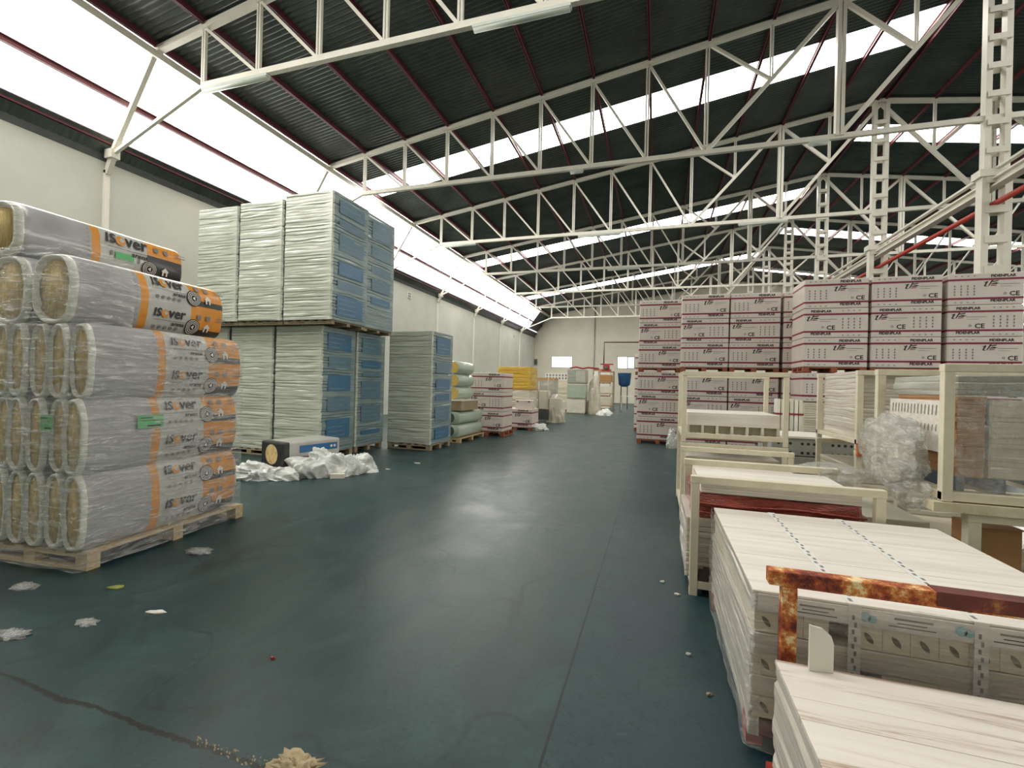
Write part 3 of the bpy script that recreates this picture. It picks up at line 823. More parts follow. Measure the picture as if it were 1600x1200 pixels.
# ------------------------------------------------------------------ cartons
def make_carton(kind, W=1.2, Dp=1.0, H=.64):
    mb = MB(); R = random.Random(4)
    b0, b1 = H*.20, H*.80; bt = .042
    zs = [0, .012, b0-bt/2, b0+bt/2, H/2, b1-bt/2, b1+bt/2, H-.012, H]
    cr = .018; rings = []
    for z in zs:
        i = .010 if z in (0, H) else 0
        rings.append([(cr, i, z), (W-cr, i, z), (W-i, cr, z), (W-i, Dp-cr, z), (W-cr, Dp-i, z), (cr, Dp-i, z), (i, Dp-cr, z), (i, cr, z)])
    mb.rings(rings, 0, False, True, lambda i, k: (2 if i in (2, 5) else (0 if k in (0, 4) else 1)))
    o = mb.build('tile_carton', ['carton_white', 'carton_side', 'crimson'])
    pr = MB(); fn = lambda u, v, l=0: (u, -.002-l, v)
    def cols(u0, n, v0, v1, h=.018):
        for c in range(n):
            k = 4
            for j in range(k):
                vv = v0+(v1-v0)*j/k; put_rect(pr, u0+c*.105, u0+c*.105+.024, vv, vv+(v1-v0)/k*.62, fn, 1)
    def ylogo(u, v):
        q = lambda L: [(u+a*.25, v-.02+b*.125) for a, b in L]
        put_poly(pr, q([(0, .85), (.12, .72), (.22, .9), (.3, .8), (.14, .15), (.3, .05), (.1, 0), (.02, .12), (.12, .55)]), fn, 0)
        put_poly(pr, q([(.28, .1), (.36, .1), (.62, 1), (.5, 1)]), fn, 0)
        put_poly(pr, q([(.5, .85), (.95, .98), (.9, .8), (.6, .7)]), fn, 0)
        put_poly(pr, q([(.48, .55), (.8, .62), (1.05, .45), (.8, .45)]), fn, 0)
        put_poly(pr, q([(.42, .05), (.8, .12), (.85, .24), (.5, .22)]), fn, 2); put_poly(pr, q([(.45, .3), (.85, .36), (.9, .5), (.5, .45)]), fn, 0)
    if kind == 0:
        ylogo(.56, H*.60); put_text(pr, 'CE', .97, H*.27, .085, fn, 0, width=.15, bold=.004); put_disc(pr, .90, H*.34, .025, fn, 1, 12, 0, .012)
        cols(.09, 4, H*.30, H*.66)
        put_rect(pr, .82, 1.12, H*.63, H*.645, fn, 1); put_rect(pr, .82, 1.0, H*.56, H*.57, fn, 1)
        put_text(pr, 'FIDENPLAR', .68, H*.865, .05, fn, 0, width=.38, bold=.004); put_text(pr, 'FIDENPLAR', .68, H*.09, .05, fn, 0, width=.38, bold=.004)
        for j in range(4): put_rect(pr, .10+j*.1, .13+j*.1, H*.06, H*.09, fn, 1); put_rect(pr, .10+j*.1, .13+j*.1, H*.90, H*.93, fn, 1)
    else:
        ylogo(.05, H*.60); put_text(pr, 'CE', .44, H*.27, .09, fn, 0, width=.15, bold=.004); put_disc(pr, .36, H*.35, .025, fn, 1, 12, 0, .012)
        cols(.72, 4, H*.30, H*.70); put_rect(pr, .30, .62, H*.62, H*.635, fn, 1); put_rect(pr, .3, .5, H*.55, H*.56, fn, 1)
        put_text(pr, 'FIDENPLAR', .14, H*.865, .05, fn, 0, width=.38, bold=.004); put_text(pr, 'FIDENPLAR', .14, H*.09, .05, fn, 0, width=.38, bold=.004)
        for j in range(4): put_rect(pr, .72+j*.1, .75+j*.1, H*.06, H*.09, fn, 1); put_rect(pr, .72+j*.1, .75+j*.1, H*.90, H*.93, fn, 1)
    pr.build('printed_lettering', ['ink', 'ink_grey', 'ink_red'], o)
    return o
cart = {}
ctag = 'white tile cartons with crimson bands'
def carton(kind, x, y, z, lab, sx=1, sy=1, sz=1):
    if kind not in cart:
        o = make_carton(kind); cart[kind] = (o, list(o.children))
    else:
        s, ch = cart[kind]; o = s.copy(); COL.objects.link(o)
        for q in ch:
            d = q.copy(); COL.objects.link(d); d.parent = o
    o.location = (x, y, z); o.scale = (sx, sy, sz); o.rotation_euler.z = rnd.uniform(-.008, .008)
    tag(o, lab, 'carton', ctag); return o
lvl = ['bottom', 'middle', 'top']
def tier(x, y, z, where, tname, W=1.17, Dp=1.0, only=None):
    pallet(x+.01, y+.02, W-.02, Dp-.04, 'orange wood pallet under %s of %s' % (tname, where), 'pallet_orange', 0, z, .11, detail=False)
    for i in range(3):
        if only and i not in only: continue
        carton(0 if i != 1 else 1, x+rnd.uniform(-.006, .006), y+rnd.uniform(0, .015), z+.115+i*.648, 'white carton with crimson bands, %s of %s, %s' % (lvl[i], tname, where), W/1.2, Dp, 1)
# group A : leftmost tall stack beside the aisle
tier(-.53, 13.72, 0, 'tall stack beside the aisle', 'lower tier'); tier(-.53, 13.72, 2.06, 'tall stack beside the aisle', 'upper tier')
# further stacks behind A
tier(-.78, 17.4, 0, 'stack seen behind the aisle stack', 'lower tier', 1.2); tier(-.78, 17.4, 2.06, 'stack seen behind the aisle stack', 'upper tier', 1.2, only=(0,))
# group B: three columns
for j, xx in enumerate((.60, 1.80, 3.04)):
    wn = ['left column of the middle right group', 'centre column of the middle right group', 'right column of the middle right group'][j]
    tier(xx, 13.15, 0, wn, 'lower tier'); tier(xx, 13.15, 2.07, wn, 'upper tier')
# group C: three columns, front right
for j, xx in enumerate((3.09, 4.36, 5.68)):
    wn = ['left column of the nearest right group', 'centre column of the nearest right group', 'right column of the nearest right group'][j]
    tier(xx, 11.66, 2.04, wn, 'upper tier', 1.22, .9)
    if j == 0: carton(0, xx, 11.7, 1.38, 'white carton with crimson bands over timber pack, under left column of nearest group', 1, .9, 1)
    else: tier(xx, 11.66, 0, wn, 'lower tier', 1.22, .9)
wrapped('plank_pack', '', 3.13, 11.7, .14, 1.2, .9, 1.22, .05, .006, 71, ['film_beige']*3, 'beige wrapped plank pack under the left column of the nearest carton group', 'plank pack', groove=.01)
pallet(3.14, 11.7, 1.18, .88, 'pallet under the beige plank pack below the cartons', 'pallet_wood', 0, 0, .13, detail=False)
# loose film on group B lower left corner
# ------------------------------------------------------------------ stillages
def stillage(x0, x1, y0, y1, z0, z1, lab, pw=.055, mat='stillage_paint', rails=('f', 'b'), rail_over=.004, railmat=None, foot=.10, decks=True):
    o = empty('stillage', (x0, y0, z0), 0, lab, 'stillage', 'steel stillages'); W, Dp, H = x1-x0, y1-y0, z1-z0
    for (ax, ay) in ((0, 0), (W-pw, 0), (0, Dp-pw), (W-pw, Dp-pw)):
        mb = MB(); mb.box(ax, ax+pw, ay, ay+pw, 0, H-.001); mb.build('post', mat, o, bevel=.004)
    for k, yy in (('f', 0), ('b', Dp-pw)):
        if k in rails:
            mb = MB(); mb.box(-rail_over, W+rail_over, yy-.004, yy+pw+.004, H-.055, H); mb.build('top_rail', railmat or mat, o, bevel=.004)
        mb = MB(); mb.box(0, W, yy+.004, yy+pw-.004, foot-.045, foot+.015); mb.build('base_beam', mat, o, bevel=.003)
    for ax in (0, W-pw):
        mb = MB(); mb.box(ax+.004, ax+pw-.004, pw, Dp-pw, foot-.04, foot+.01); mb.build('side_rail', mat, o)
    for ax in (W*.33, W*.66):
        mb = MB(); mb.box(ax, ax+.05, pw, Dp-pw, foot-.03, foot+.005); mb.build('deck_bar', mat, o)
    return o

# nearest rusty stillage with stained boards (bottom right)
t0 = empty('stillage', (.46, .75, 0), 0, 'rust-streaked stillage holding the nearest stained white boards', 'stillage', 'steel stillages')
mb = MB(); mb.box(0, 1.30, 1.37, 1.43, .80, .86); mb.build('top_rail', 'rust', t0, bevel=.004)
mb = MB(); mb.box(.56, 1.30, 1.366, 1.434, .81, .8635); mb.build('worn_cap', 'rust_dark', t0)
for ax in (.05, 1.2):
    for ay in (1.37, .0):
        mb = MB(); mb.box(ax, ax+.055, ay, ay+.055, 0, .80 if ay > 1 else .42); mb.build('post', 'rust' if ay > 1 else 'stillage_paint', t0, bevel=.004)
for ay in (.1, 1.3): mb = MB(); mb.box(0, 1.3, ay, ay+.05, .04, .09); mb.build('base_beam', 'red_steel', t0)
# boards inside
mb = stack_mesh(1.22, 1.26, .415, .07, .006, 81, groove=.006, cr=.01)
o = mb.build('board_pile', ['film_boards_white', 'film_boards_white', 'board_stained'], None, (.475, .81, .095)); tag(o, 'pile of stained white boards in the rust-streaked stillage, nearest the camera', 'board pile')
R = random.Random(9)
for i in range(11):
    pb = MB(); yy = .0+i*.1146; h = R.uniform(.0, .002)
    pb.box(0.002, 1.218, yy, yy+.1132, .412, .430+h); pb.build('plank', 'board_stained', o, bevel=.0015)
# curved cardboard flap by the post
mb = MB(); pts = [(0, 0), (.085, 0), (.085, .11), (.075, .14), (.045, .165), (0, .175)]
vs = [(a, 0, b) for a, b in pts]+[(a, .01, b) for a, b in pts]; n = len(pts)
mb.add(vs, [tuple(range(n)), tuple(reversed(range(n, 2*n)))]+[(k, k+n, (k+1) % n+n, (k+1) % n) for k in range(n)])
tag(mb.build('corner_guard', 'white_panel', None, (.585, 2.03, .526), .15), 'white rounded card guard beside the rusty post, standing on the stained boards', 'corner guard')

# wrapped white pack with leaf-hole blocks
P1 = (.43, 2.27)
o = empty('wrapped_pack', (P1[0], P1[1], 0), 0, 'film-wrapped pack of white boards over rows of perforated blocks', 'wrapped pack')
W1, D1 = 1.36, 1.47
mb = stack_mesh(W1, D1, .075, .03, .003, 83, groove=.006, cr=.012); p = mb.build('top_boards', ['film_boards_white', 'film_boards_white', 'board_white'], o, (0, 0, .625))
for zz in (.435, .245):
    mb = MB(); mb.box(.004, W1-.004, .006, D1-.006, zz, zz+.088); mb.build('slab_course', 'film_boards_white', o, bevel=.004)
for a in (0,):
    mb = MB()
    for k in range(3):
        mb.box(0.0, W1, k*D1/3+.003, (k+1)*D1/3-.003, .70, .712)
    mb.build('cover_sheet', 'board_white', o, bevel=.003)
bl = MB(); dk = MB(); NB = 14
for r in range(3):
    z0 = .145+r*.19
    mbk = MB(); 
    for k in range(NB):
        if (k+r) % 7 == 5: continue
        x0 = .01+k*(W1-.02)/NB; w_ = (W1-.02)/NB
        mbk.box(x0+.001, x0+w_-.001, .012, D1-.012, z0+.002, z0+.098)
        # leaf shaped perforation
        cx, cz = x0+w_/2, z0+.05; pts = []
        for q in range(12):
            a = 2*PI*q/12; rr_ = .026*abs(math.cos(a))**.0
            px_, pz_ = .028*math.cos(a), .011*math.sin(a)*(1-abs(math.cos(a))**3*.6)
            ca, sa = math.cos(-.95), math.sin(-.95); pts.append((cx+px_*ca-pz_*sa, .010, cz+px_*sa+pz_*ca))
        dk.add(pts, [tuple(range(12))])
        # slots seen from the side
    for k in range(10):
        yb = .06+k*.14
    mbk.build('block_row', 'block_cream', o)
dk.build('leaf_holes', 'leaf_hole', o)
mb = MB(); mb.box(.02, W1-.02, -.006, -.002, .628, .70); fn = lambda u, v, l=0: (u, -.0075-l, v)
mb.build('label_strip', 'label_paper', o)
mb = MB()
for u in (.18, .52, .86, 1.18):
    put_rect(mb, u, u+.13, .675, .683, fn, 0); put_rect(mb, u+.01, u+.11, .660, .664, fn, 1); put_rect(mb, u-.02, u+.14, .646, .650, fn, 1)
for u in (.30, .62, .98):
    put_disc(mb, u+.12, .668, .020, fn, 2, 14, .0004); put_disc(mb, u+.145, .662, .016, fn, 2, 14, .0004)
mb.build('label_print', ['ink_grey', 'ink', 'blue_tape'], o)
# tape strips over the top
mb = MB()
for u in (.36, .78):
    mb.box(u, u+.045, -.004, D1, .7125, .7145); mb.box(u, u+.045, -.0105, -.0085, .40, .7145)
    for k in range(26): mb.box(u+.012+.01*(k % 2), u+.026+.01*(k % 2), .02+k*.055, .05+k*.055, .7146, .7151, 1)
    for k in range(9): mb.box(u+.012+.008*(k % 2), u+.022+.008*(k % 2), -.0110, -.0107, .41+k*.03, .43+k*.03, 1)
mb.build('tape', ['label_paper', 'ink_grey'], o)
mb = MB()
for yy in (.05, D1-.15):
    mb.box(.02, W1-.02, yy, yy+.06, .04, .10); mb.box(-.008, .06, yy-.01, yy+.07, .0, .105)
mb.build('skid', 'red_steel', o)
# side slabs behind film on the aisle side
mb = stack_mesh(.05, D1-.02, .45, .045, .004, 85, groove=.008, cr=.006); mb.build('side_boards', ['film_boards_white', 'film_grey', 'film_boards_white'], o, (-.006, .01, .06))
wrap_sheet([(-.004, D1), (-.022, D1-.02), (-.022, 0), (0, -.022), (W1, -.022)], .02, .715, 'film_wrap', None, None, seed=8, amp=.02, nz=18, sub=16, parent=o, mat='streak_film')

# stillage R1 with boards
stillage(.275, 1.535, 3.80, 4.75, 0, .925, 'cream stillage on the floor just behind the film-wrapped white pack', .06)
wrapped('board_pack', '', .245, 3.875, .115, 1.22, .80, .47, .04, .004, 91, ['film_boards_white']*3, 'white board pack low in the first cream stillage, sticking out toward the aisle', 'board pack', groove=.006, cr=.01)
mb = stack_mesh(1.14, .78, .19, .10, .02, 92, groove=.012, cr=.03, wav=1.5); o = mb.build('red_wrapped_pack', ['red_film']*3, None, (.30, 3.89, .588)); tag(o, 'red film-wrapped pack inside the first cream stillage', 'wrapped pack')
for i, zz in enumerate((.05, .12)):
    m2 = MB(); m2.tube([(-.015, -.012, zz), (.3, -.02, zz-.012), (.7, -.014, zz+.01), (1.15, -.018, zz-.008)], .009, 6); m2.build('fold', 'red_film', o)
mb = stack_mesh(1.08, .80, .075, .02, .002, 93, groove=.003, cr=.006); tag(mb.build('board_pile', ['board_white']*3, None, (.35, 3.89, .785)), 'thin pile of white boards on the red pack in the first cream stillage', 'board pile')
mb = MB(); mb.box(.34, .41, 3.81, 3.86, .115, .19); mb.box(.38, .43, 3.805, 3.855, .17, .215); tag(mb.build('fork_pocket', 'hole_dark'), 'dark square pocket at the foot of the first cream stillage', 'pocket')
# second stillage row under and over
stillage(.31, 1.50, 6.15, 7.25, 0, .92, 'cream stillage on the floor under the raised cream stillage', .055)
stillage(.31, 1.50, 6.15, 7.25, .93, 1.82, 'raised cream stillage stacked before the middle carton group', .055)
stillage(.30, 1.50, 4.86, 5.95, 0, .90, 'low cream stillage between the front one and the raised pair', .055)
mb = stack_mesh(1.08, .95, .58, .05, .003, 95, groove=.006, cr=.01); tag(mb.build('board_pile', ['film_boards_white', 'film_beige', 'board_white'], None, (.36, 4.93, .125)), 'pile of white boards in the low middle stillage', 'board pile')
mb = stack_mesh(1.06, .96, .62, .05, .003, 96, groove=.006, cr=.01); tag(mb.build('board_pile', ['film_beige', 'film_beige', 'board_white'], None, (.375, 6.22, .125)), 'pile of beige boards in the stillage below the raised one', 'board pile')
# raised stillage contents: spacer blocks and white slab
o = empty('slab_pack', (.38, 6.24, 1.04), 0, 'white slab on spacer blocks inside the raised cream stillage', 'slab pack')
mb = MB(); mb.box(0, 1.05, 0, .95, .10, .26); mb.build('slab', 'board_white', o, bevel=.004)
for k in range(7): mb = MB(); mb.box(k*.17, k*.17+.03, 0, .95, 0, .10); mb.build('divider', 'old_white', o)
mb = MB(); mb.box(0, 1.05, .12, .14, 0, .10); mb.build('backing', 'film_beige', o)

# R4: right stillages
stillage(1.915, 3.18, 3.95, 5.02, .86, 1.82, 'upper cream stillage at the right edge holding grey wrapped and brown packs', .062, railmat='stillage_paint', foot=.05)
mb = MB(); mb.box(1.86, 3.20, 3.93, 4.06, .79, .855); o = mb.build('cross_beam', 'rail_worn'); tag(o, 'chipped cream cross beam between upper and lower right stillages', 'beam')
stillage(2.07, 3.30, 3.96, 5.00, 0, .785, 'lower cream stillage at the right edge', .075)
mb = stack_mesh(1.08, .86, .145, .05, .008, 101, groove=.008, cr=.03); tag(mb.build('wrapped_pack', ['film_grey', 'film_grey', 'film_grey'], None, (2.01, 4.05, 1.60), ), 'grey film-wrapped pack on top in the upper right stillage', 'wrapped pack')
mb = stack_mesh(.17, .80, .57, .03, .006, 102, groove=.005, cr=.006); tag(mb.build('brown_board_pile', ['brown_board', 'brown_board', 'brown_board'], None, (2.03, 4.05, 1.025)), 'pile of brown boards behind film in the upper right stillage', 'board pile')
mb = stack_mesh(.86, .80, .55, .04, .004, 103, groove=.005, cr=.01); tag(mb.build('beige_board_pile', ['film_beige', 'film_beige', 'film_beige'], None, (2.225, 4.05, 1.025)), 'beige wrapped board pile beside the brown boards, upper right stillage', 'board pile')
# white slotted sheets seen from the side
o = empty('slotted_panel_pack', (1.998, 4.10, 1.18), 0, 'white slotted panels showing a row of slits in the upper right stillage', 'panel pack')
mb = MB(); mb.box(-.012, .02, 0, .80, 0, .38); mb.build('panel', 'board_white', o)
sl = MB()
for k in range(15):
    yb = .04+k*.05; sl.add([(-.014, yb, .27), (-.014, yb+.014, .27), (-.014, yb+.006, .345), (-.014, yb-.008, .345)], [(3, 2, 1, 0)])
for k in range(15):
    yb = .04+k*.05; sl.add([(-.014, yb, .15), (-.014, yb+.010, .15), (-.014, yb+.003, .20), (-.014, yb-.007, .20)], [(3, 2, 1, 0)])
sl.build('slits', 'slot_dark', o)
for k, xx in enumerate((2.03, 2.26, 2.7)):
    mb = MB(); mb.box(0, .055, 0, .7, 0, .10); tag(mb.build('spacer_block', 'foot_blue', None, (xx, 4.04, .925), bevel=.004), 'dark blue-grey spacer block under the board piles, %s from the left post' % ['first', 'second', 'third'][k], 'spacer block', 'dark spacer blocks')
# lower right contents
mb = stack_mesh(.95, .84, .34, .06, .006, 104, groove=.008, cr=.01); tag(mb.build('slab_pile', ['film_beige', 'film_beige', 'film_beige'], None, (2.16, 4.45, .115)), 'beige slab pile at the back of the lower right stillage', 'slab pile')
o = empty('cardboard_box', (2.2, 4.08, .12), .05, 'plain brown cardboard box in the lower right stillage', 'box')
mb = MB(); mb.box(0, .24, 0, .3, 0, .55); mb.build('body', 'cardboard', o, bevel=.004); mb = MB(); mb.box(-.006, .25, -.02, .16, .55, .556); mb.build('flap', 'brown_board', o)
# slab pack between R1 and R4
mb = stack_mesh(.42, 1.0, .62, .07, .006, 105, groove=.01, cr=.01); tag(mb.build('slab_pile', ['film_beige', 'film_beige', 'old_white'], None, (1.60, 4.3, .0)), 'beige slab pile on the floor between first and right stillages', 'slab pile')

# R5 : raised pack behind
stillage(2.20, 3.35, 6.20, 7.60, .95, 1.86, 'raised cream stillage with rust-footed post behind the right ones', .06)
stillage(2.20, 3.35, 6.20, 7.60, 0, .94, 'floor-level cream stillage behind the right ones', .06)
mb = stack_mesh(.98, 1.26, .80, .045, .006, 106, groove=.008, cr=.02); tag(mb.build('wrapped_pack', ['film_boards_white', 'film_boards_white', 'board_white'], None, (2.27, 6.27, 1.06)), 'pale wrapped slab pack in the raised rear stillage', 'wrapped pack')
mb = stack_mesh(1.0, 1.26, .6, .06, .006, 107, groove=.008, cr=.02); tag(mb.build('wrapped_pack', ['film_beige']*3, None, (2.235, 6.27, .125)), 'beige wrapped pack in the floor-level rear stillage', 'wrapped pack')
mb = MB(); mb.box(0, .07, 0, .07, 0, .14); tag(mb.build('rust_sleeve', 'rust', None, (2.195, 6.128, .88)), 'rusted joint sleeve where the two rear stillages meet', 'joint sleeve')
# perforated blocks
o = empty('perforated_block_pack', (1.72, 8.0, 0), 0, 'pack of grey perforated blocks with two rows of round holes', 'block pack')
mb = MB(); mb.box(0, 1.2, 0, 1.0, .12, .60); mb.build('lower_course', 'zinc', o, bevel=.01)
mb = MB(); mb.box(0, 1.2, 0, 1.0, .61, .88); mb.build('upper_course', 'zinc', o, bevel=.01)
mb = MB()
for r in (.66, .80):
    for k in range(14):
        if k % 5 == 3: continue
        put_disc(mb, .10+k*.08, r, .022, lambda u, v, l=0: (u, -.003, v), 0, 10)
mb.build('holes', 'ink', o)
mb = MB(); mb.box(-.02, 1.22, -.02, 1.0, .88, .91); mb.build('top_sheet', 'board_white', o)
pallet(1.74, 8.02, 1.15, .95, 'pallet under the grey perforated blocks', 'pallet_wood', 0, 0, .118, detail=False)
# upright strips pack
o = empty('strip_bundle', (2.05, 9.2, 0), 0, 'bundle of upright white strips with crimson bands left of the plank pack', 'strip bundle')
for k in range(6):
    mb = MB(); mb.box(k*.07, k*.07+.055, 0, .2, 0, 1.46-.01*(k % 3)); mb.build('strip', 'white_panel' if k % 2 == 0 else 'old_white', o)
mb = MB(); mb.box(-.01, .42, -.01, .21, 1.18, 1.21); mb.build('band', 'crimson', o)

# ------------------------------------------------------------------ crumpled film
def crumple(name, x, y, z, rx, ry, rz_, lab, mat='milky_film', seed=0, amp=.35, sub=5, freq=3.0, rot=0, flat=True, cat='plastic film', tex=1.0):
    bm = bmesh.new(); bmesh.ops.create_icosphere(bm, subdivisions=sub, radius=1)
    for v in bm.verts:
        p = v.co.copy(); d = noise.turbulence(p*freq*.5+Vector((seed, 0, 0)), 4, True)
        rdg = noise.ridged_multi_fractal(p*freq*.8*tex+Vector((0, seed, 0)), 1, 2, 4, 1, 2)
        v.co *= 1+amp*(d-.6)+amp*.22*(rdg-1)
        v.co.x *= rx; v.co.y *= ry; v.co.z *= rz_
        if flat: v.co.z = max(-.02*rz_, v.co.z)
    me = D.meshes.new(name); bm.to_mesh(me); bm.free(); me.materials.append(M[mat])
    for q in me.polygons: q.use_smooth = True
    o = D.objects.new(name, me); COL.objects.link(o); o.location = (x, y, z); o.rotation_euler.z = rot
    if lab: tag(o, lab, cat)
    return o
t = NT('white_sheeting'); v = t.noise(6, 5, .65, dist=1.0)
t.col(t.ramp(v, [(.3, srgb('b9bcb6')), (.65, srgb('dfe0da'))])).rough(.35); t.b.inputs['Coat Weight'].default_value = .5; t.bump(v, .8, .03); M['white_sheeting'] = t.m
crumple('bulging_film', 1.84, 4.52, 1.14, .13, .46, .31, 'clear crumpled film bulging from the left side of the upper right stillage', 'bulge_film', 3, .42, 5, 2.2, .05, False)
crumple('hanging_film', 1.86, 4.25, .86, .10, .26, .13, 'crumpled film tail hanging below the bulging film', 'clear_film', 5, .4, 5, 3, 0, False)
crumple('hanging_film', 1.55, 4.90, .86, .34, .30, .09, 'crumpled clear film heaped behind the first stillage rail', 'clear_film', 6, .4, 5, 3, 0, False)
crumple('loose_film', 2.42, 3.80, .62, .12, .10, .22, 'bunch of clear film at the right edge beside the cardboard box', 'clear_film', 8, .6, 5, 4, 0, False)
crumple('loose_film', .42, 12.93, .0, .15, .14, .55, 'milky film bunched at the foot of the middle carton group', 'milky_film', 7, .3, 4, 2.2, 0, True)
wrap_sheet([(2.02, 4.02), (3.1, 4.02)], .90, 1.74, 'film_sheet', 'clear film stretched across the front of the upper right packs', 'plastic film', seed=12, amp=.02)

def sheeting(x, y, rx, ry, rz_, lab, seed, rot):
    bm = bmesh.new(); bmesh.ops.create_icosphere(bm, subdivisions=6, radius=1)
    for v in bm.verts:
        p = v.co.copy(); w_ = noise.noise(p*1.3+Vector((seed, 0, 0)))
        lo = noise.noise(p*1.9+Vector((0, seed, 3)))
        q = p+Vector((lo, w_, lo-w_))*.5
        fold = abs(math.sin(q.x*7+q.y*3.5+w_*4+seed)); fold2 = abs(math.sin(q.y*8-q.x*3+lo*5))
        v.co *= 1+.42*lo+.16*(1-fold)**2-.10*fold2**.5*(.5+w_)+.03*noise.noise(p*9)
        v.co.x *= rx; v.co.y *= ry; v.co.z *= rz_; v.co.z = max(-.004, v.co.z)
    me = D.meshes.new('plastic_sheeting'); bm.to_mesh(me); bm.free(); me.materials.append(M['white_sheeting'])
    for q in me.polygons: q.use_smooth = True
    o = D.objects.new('plastic_sheeting', me); COL.objects.link(o); o.location = (x, y, 0); o.rotation_euler.z = rot
    return tag(o, lab, 'plastic film')
# opened pack + white sheeting on orange pallet, left
o = empty('insulation_box', (-5.83, 6.02, .112), math.radians(77), 'grey insulation pack with a blue printed band and open wool end', 'insulation pack')
Lb, Db, Hb = 1.12, .62, .42
mb = MB(); mb.box(0, Lb, 0, Db, 0, Hb); mb.box(-.002, .14, -.002, Db+.002, -.002, Hb+.002, 1); mb.build('bag', ['bag_light', 'black_print'], o, bevel=.03)
mb = MB(); fn = lambda u, v, l=0: (-.006-l, u, v); put_disc(mb, Db/2, Hb*.5, .17, fn, 0, 20); mb.build('wool', 'wool', o)
mb = MB(); fn = lambda u, v, l=0: (u, -.006-l, v); put_rect(mb, .30, 1.06, .23, .35, fn, 0); put_disc(mb, .93, .29, .025, fn, 1, 12, .002); put_disc(mb, 1.0, .29, .025, fn, 1, 12, .002); put_rect(mb, .36, .9, .10, .17, fn, 2)
mb.build('printed_band', ['blue_print', 'white_print', 'ink_grey'], o)
pallet(-5.60, 5.72, 1.2, .85, 'orange painted pallet half hidden under white sheeting', 'pallet_orange', math.radians(74), 0, .105)
sheeting(-5.27, 6.32, .58, .24, .42, 'heap of crumpled white plastic sheeting draped over the orange pallet', 11, math.radians(38))
sheeting(-5.98, 5.72, .50, .20, .24, 'flattened end of white plastic sheeting at the left of the heap', 14.3, math.radians(20))
sheeting(-5.02, 6.88, .34, .22, .25, 'rolled end of white plastic sheeting at the right of the heap', 17.7, math.radians(10))
mb = MB(); mb.box(0, .22, 0, .1, 0, .07); tag(mb.build('foam_offcut', 'white_panel', None, (-5.0, 6.15, 0), .5), 'white block offcut lying by the plastic sheeting', 'offcut')

# ------------------------------------------------------------------ mid-distance goods on the left
# green film rolls pack on pallet
pallet(-5.55, 11.15, .60, 1.75, 'light pallet under the pale green wrapped rolls', 'pallet_wood', 0, 0, .12)
for k in range(2):
    o = empty('film_roll_pack', (-5.27, 11.17, .12+.36*k), 0, 'pale green wrapped roll with dark round end, %s of two' % ['lower', 'upper'][k], 'roll', 'pale green wrapped rolls')
    sec = pack_section(.29, .18, 3.5, 24); mb = MB(); mb.rings([[(a*s, y, .18+b*s) for a, b in sec] for y, s in ((0, .93), (.03, 1), (.8, 1.01), (1.65, 1), (1.7, .93))], 0, True); mb.build('wrap', 'green_film', o)
    mb = MB(); put_disc(mb, 0, .18, .135, lambda u, v, l=0: (u, -.006, v), 0, 20); mb.build('end', 'dark_grey', o)
mb = MB(); mb.box(0, .62, 0, 1.2, 0, .26); q = mb.build('grey_carton', 'pallet_grey', None, (-5.56, 11.15, .85), bevel=.01); tag(q, 'flat grey-brown carton on the pale green rolls', 'box')
m2 = MB(); m2.box(-.01, .63, -.01, 1.21, .26, .28); m2.build('lid', 'old_white', q)
for k in range(3):
    o = empty('wool_roll', (-5.28, 11.35, 1.14+.35*k), 0, 'cream wrapped wool roll with yellow round end, %s of three' % ['bottom', 'middle', 'top'][k], 'roll', 'cream wool rolls')
    mb = MB(); mb.rings([[(math.cos(2*PI*j/20)*.178*s, y, .178+math.sin(2*PI*j/20)*.174*s) for j in range(20)] for y, s in ((0, .9), (.03, 1), (1.05, 1), (1.1, .9))], 0, True); mb.build('wrap', 'green_film', o)
    mb = MB(); put_disc(mb, 0, .178, .155, lambda u, v, l=0: (u, -.006, v), 0, 20); mb.build('end', 'yellow_wool', o)
# carton stack on red pallet
pallet(-5.55, 13.15, 1.15, 1.0, 'orange-red pallet under the carton stack behind the rolls', 'pallet_orange', 0, 0, .14, detail=False)
for k in range(3): carton(0 if k != 1 else 1, -5.55+(.0 if k else .0), 13.15, .145+.6*k, 'white carton with crimson bands in the stack behind the rolls, %s' % lvl[k], .92, .95, .92)
carton(0, -5.30, 15.38, .10, 'white carton with crimson bands lying low beyond the stack of three', .98, .9, 1)
pallet(-5.30, 15.38, 1.15, .9, 'orange pallet under the low carton', 'pallet_orange', 0, 0, .10, detail=False)
mb = MB(); mb.box(0, .6, 0, .45, 0, .30); q = mb.build('small_carton', 'carton_white', None, (-4.78, 15.5, .745), bevel=.01); tag(q, 'small white box on the low carton', 'box')
m2 = MB(); m2.box(.02, .58, -.004, .0, .24, .29); m2.build('lid_flap', 'carton_side', q)
for k in (.06, .48): m2 = MB(); m2.box(k, k+.05, -.008, -.004, .22, .28); m2.build('strap', 'crimson', q)
crumple('loose_film', -4.0, 15.9, .0, .35, .45, .22, 'torn white film on floor right of the low carton', 'white_sheeting', 21, .4, 5, 2.4, 0, True)
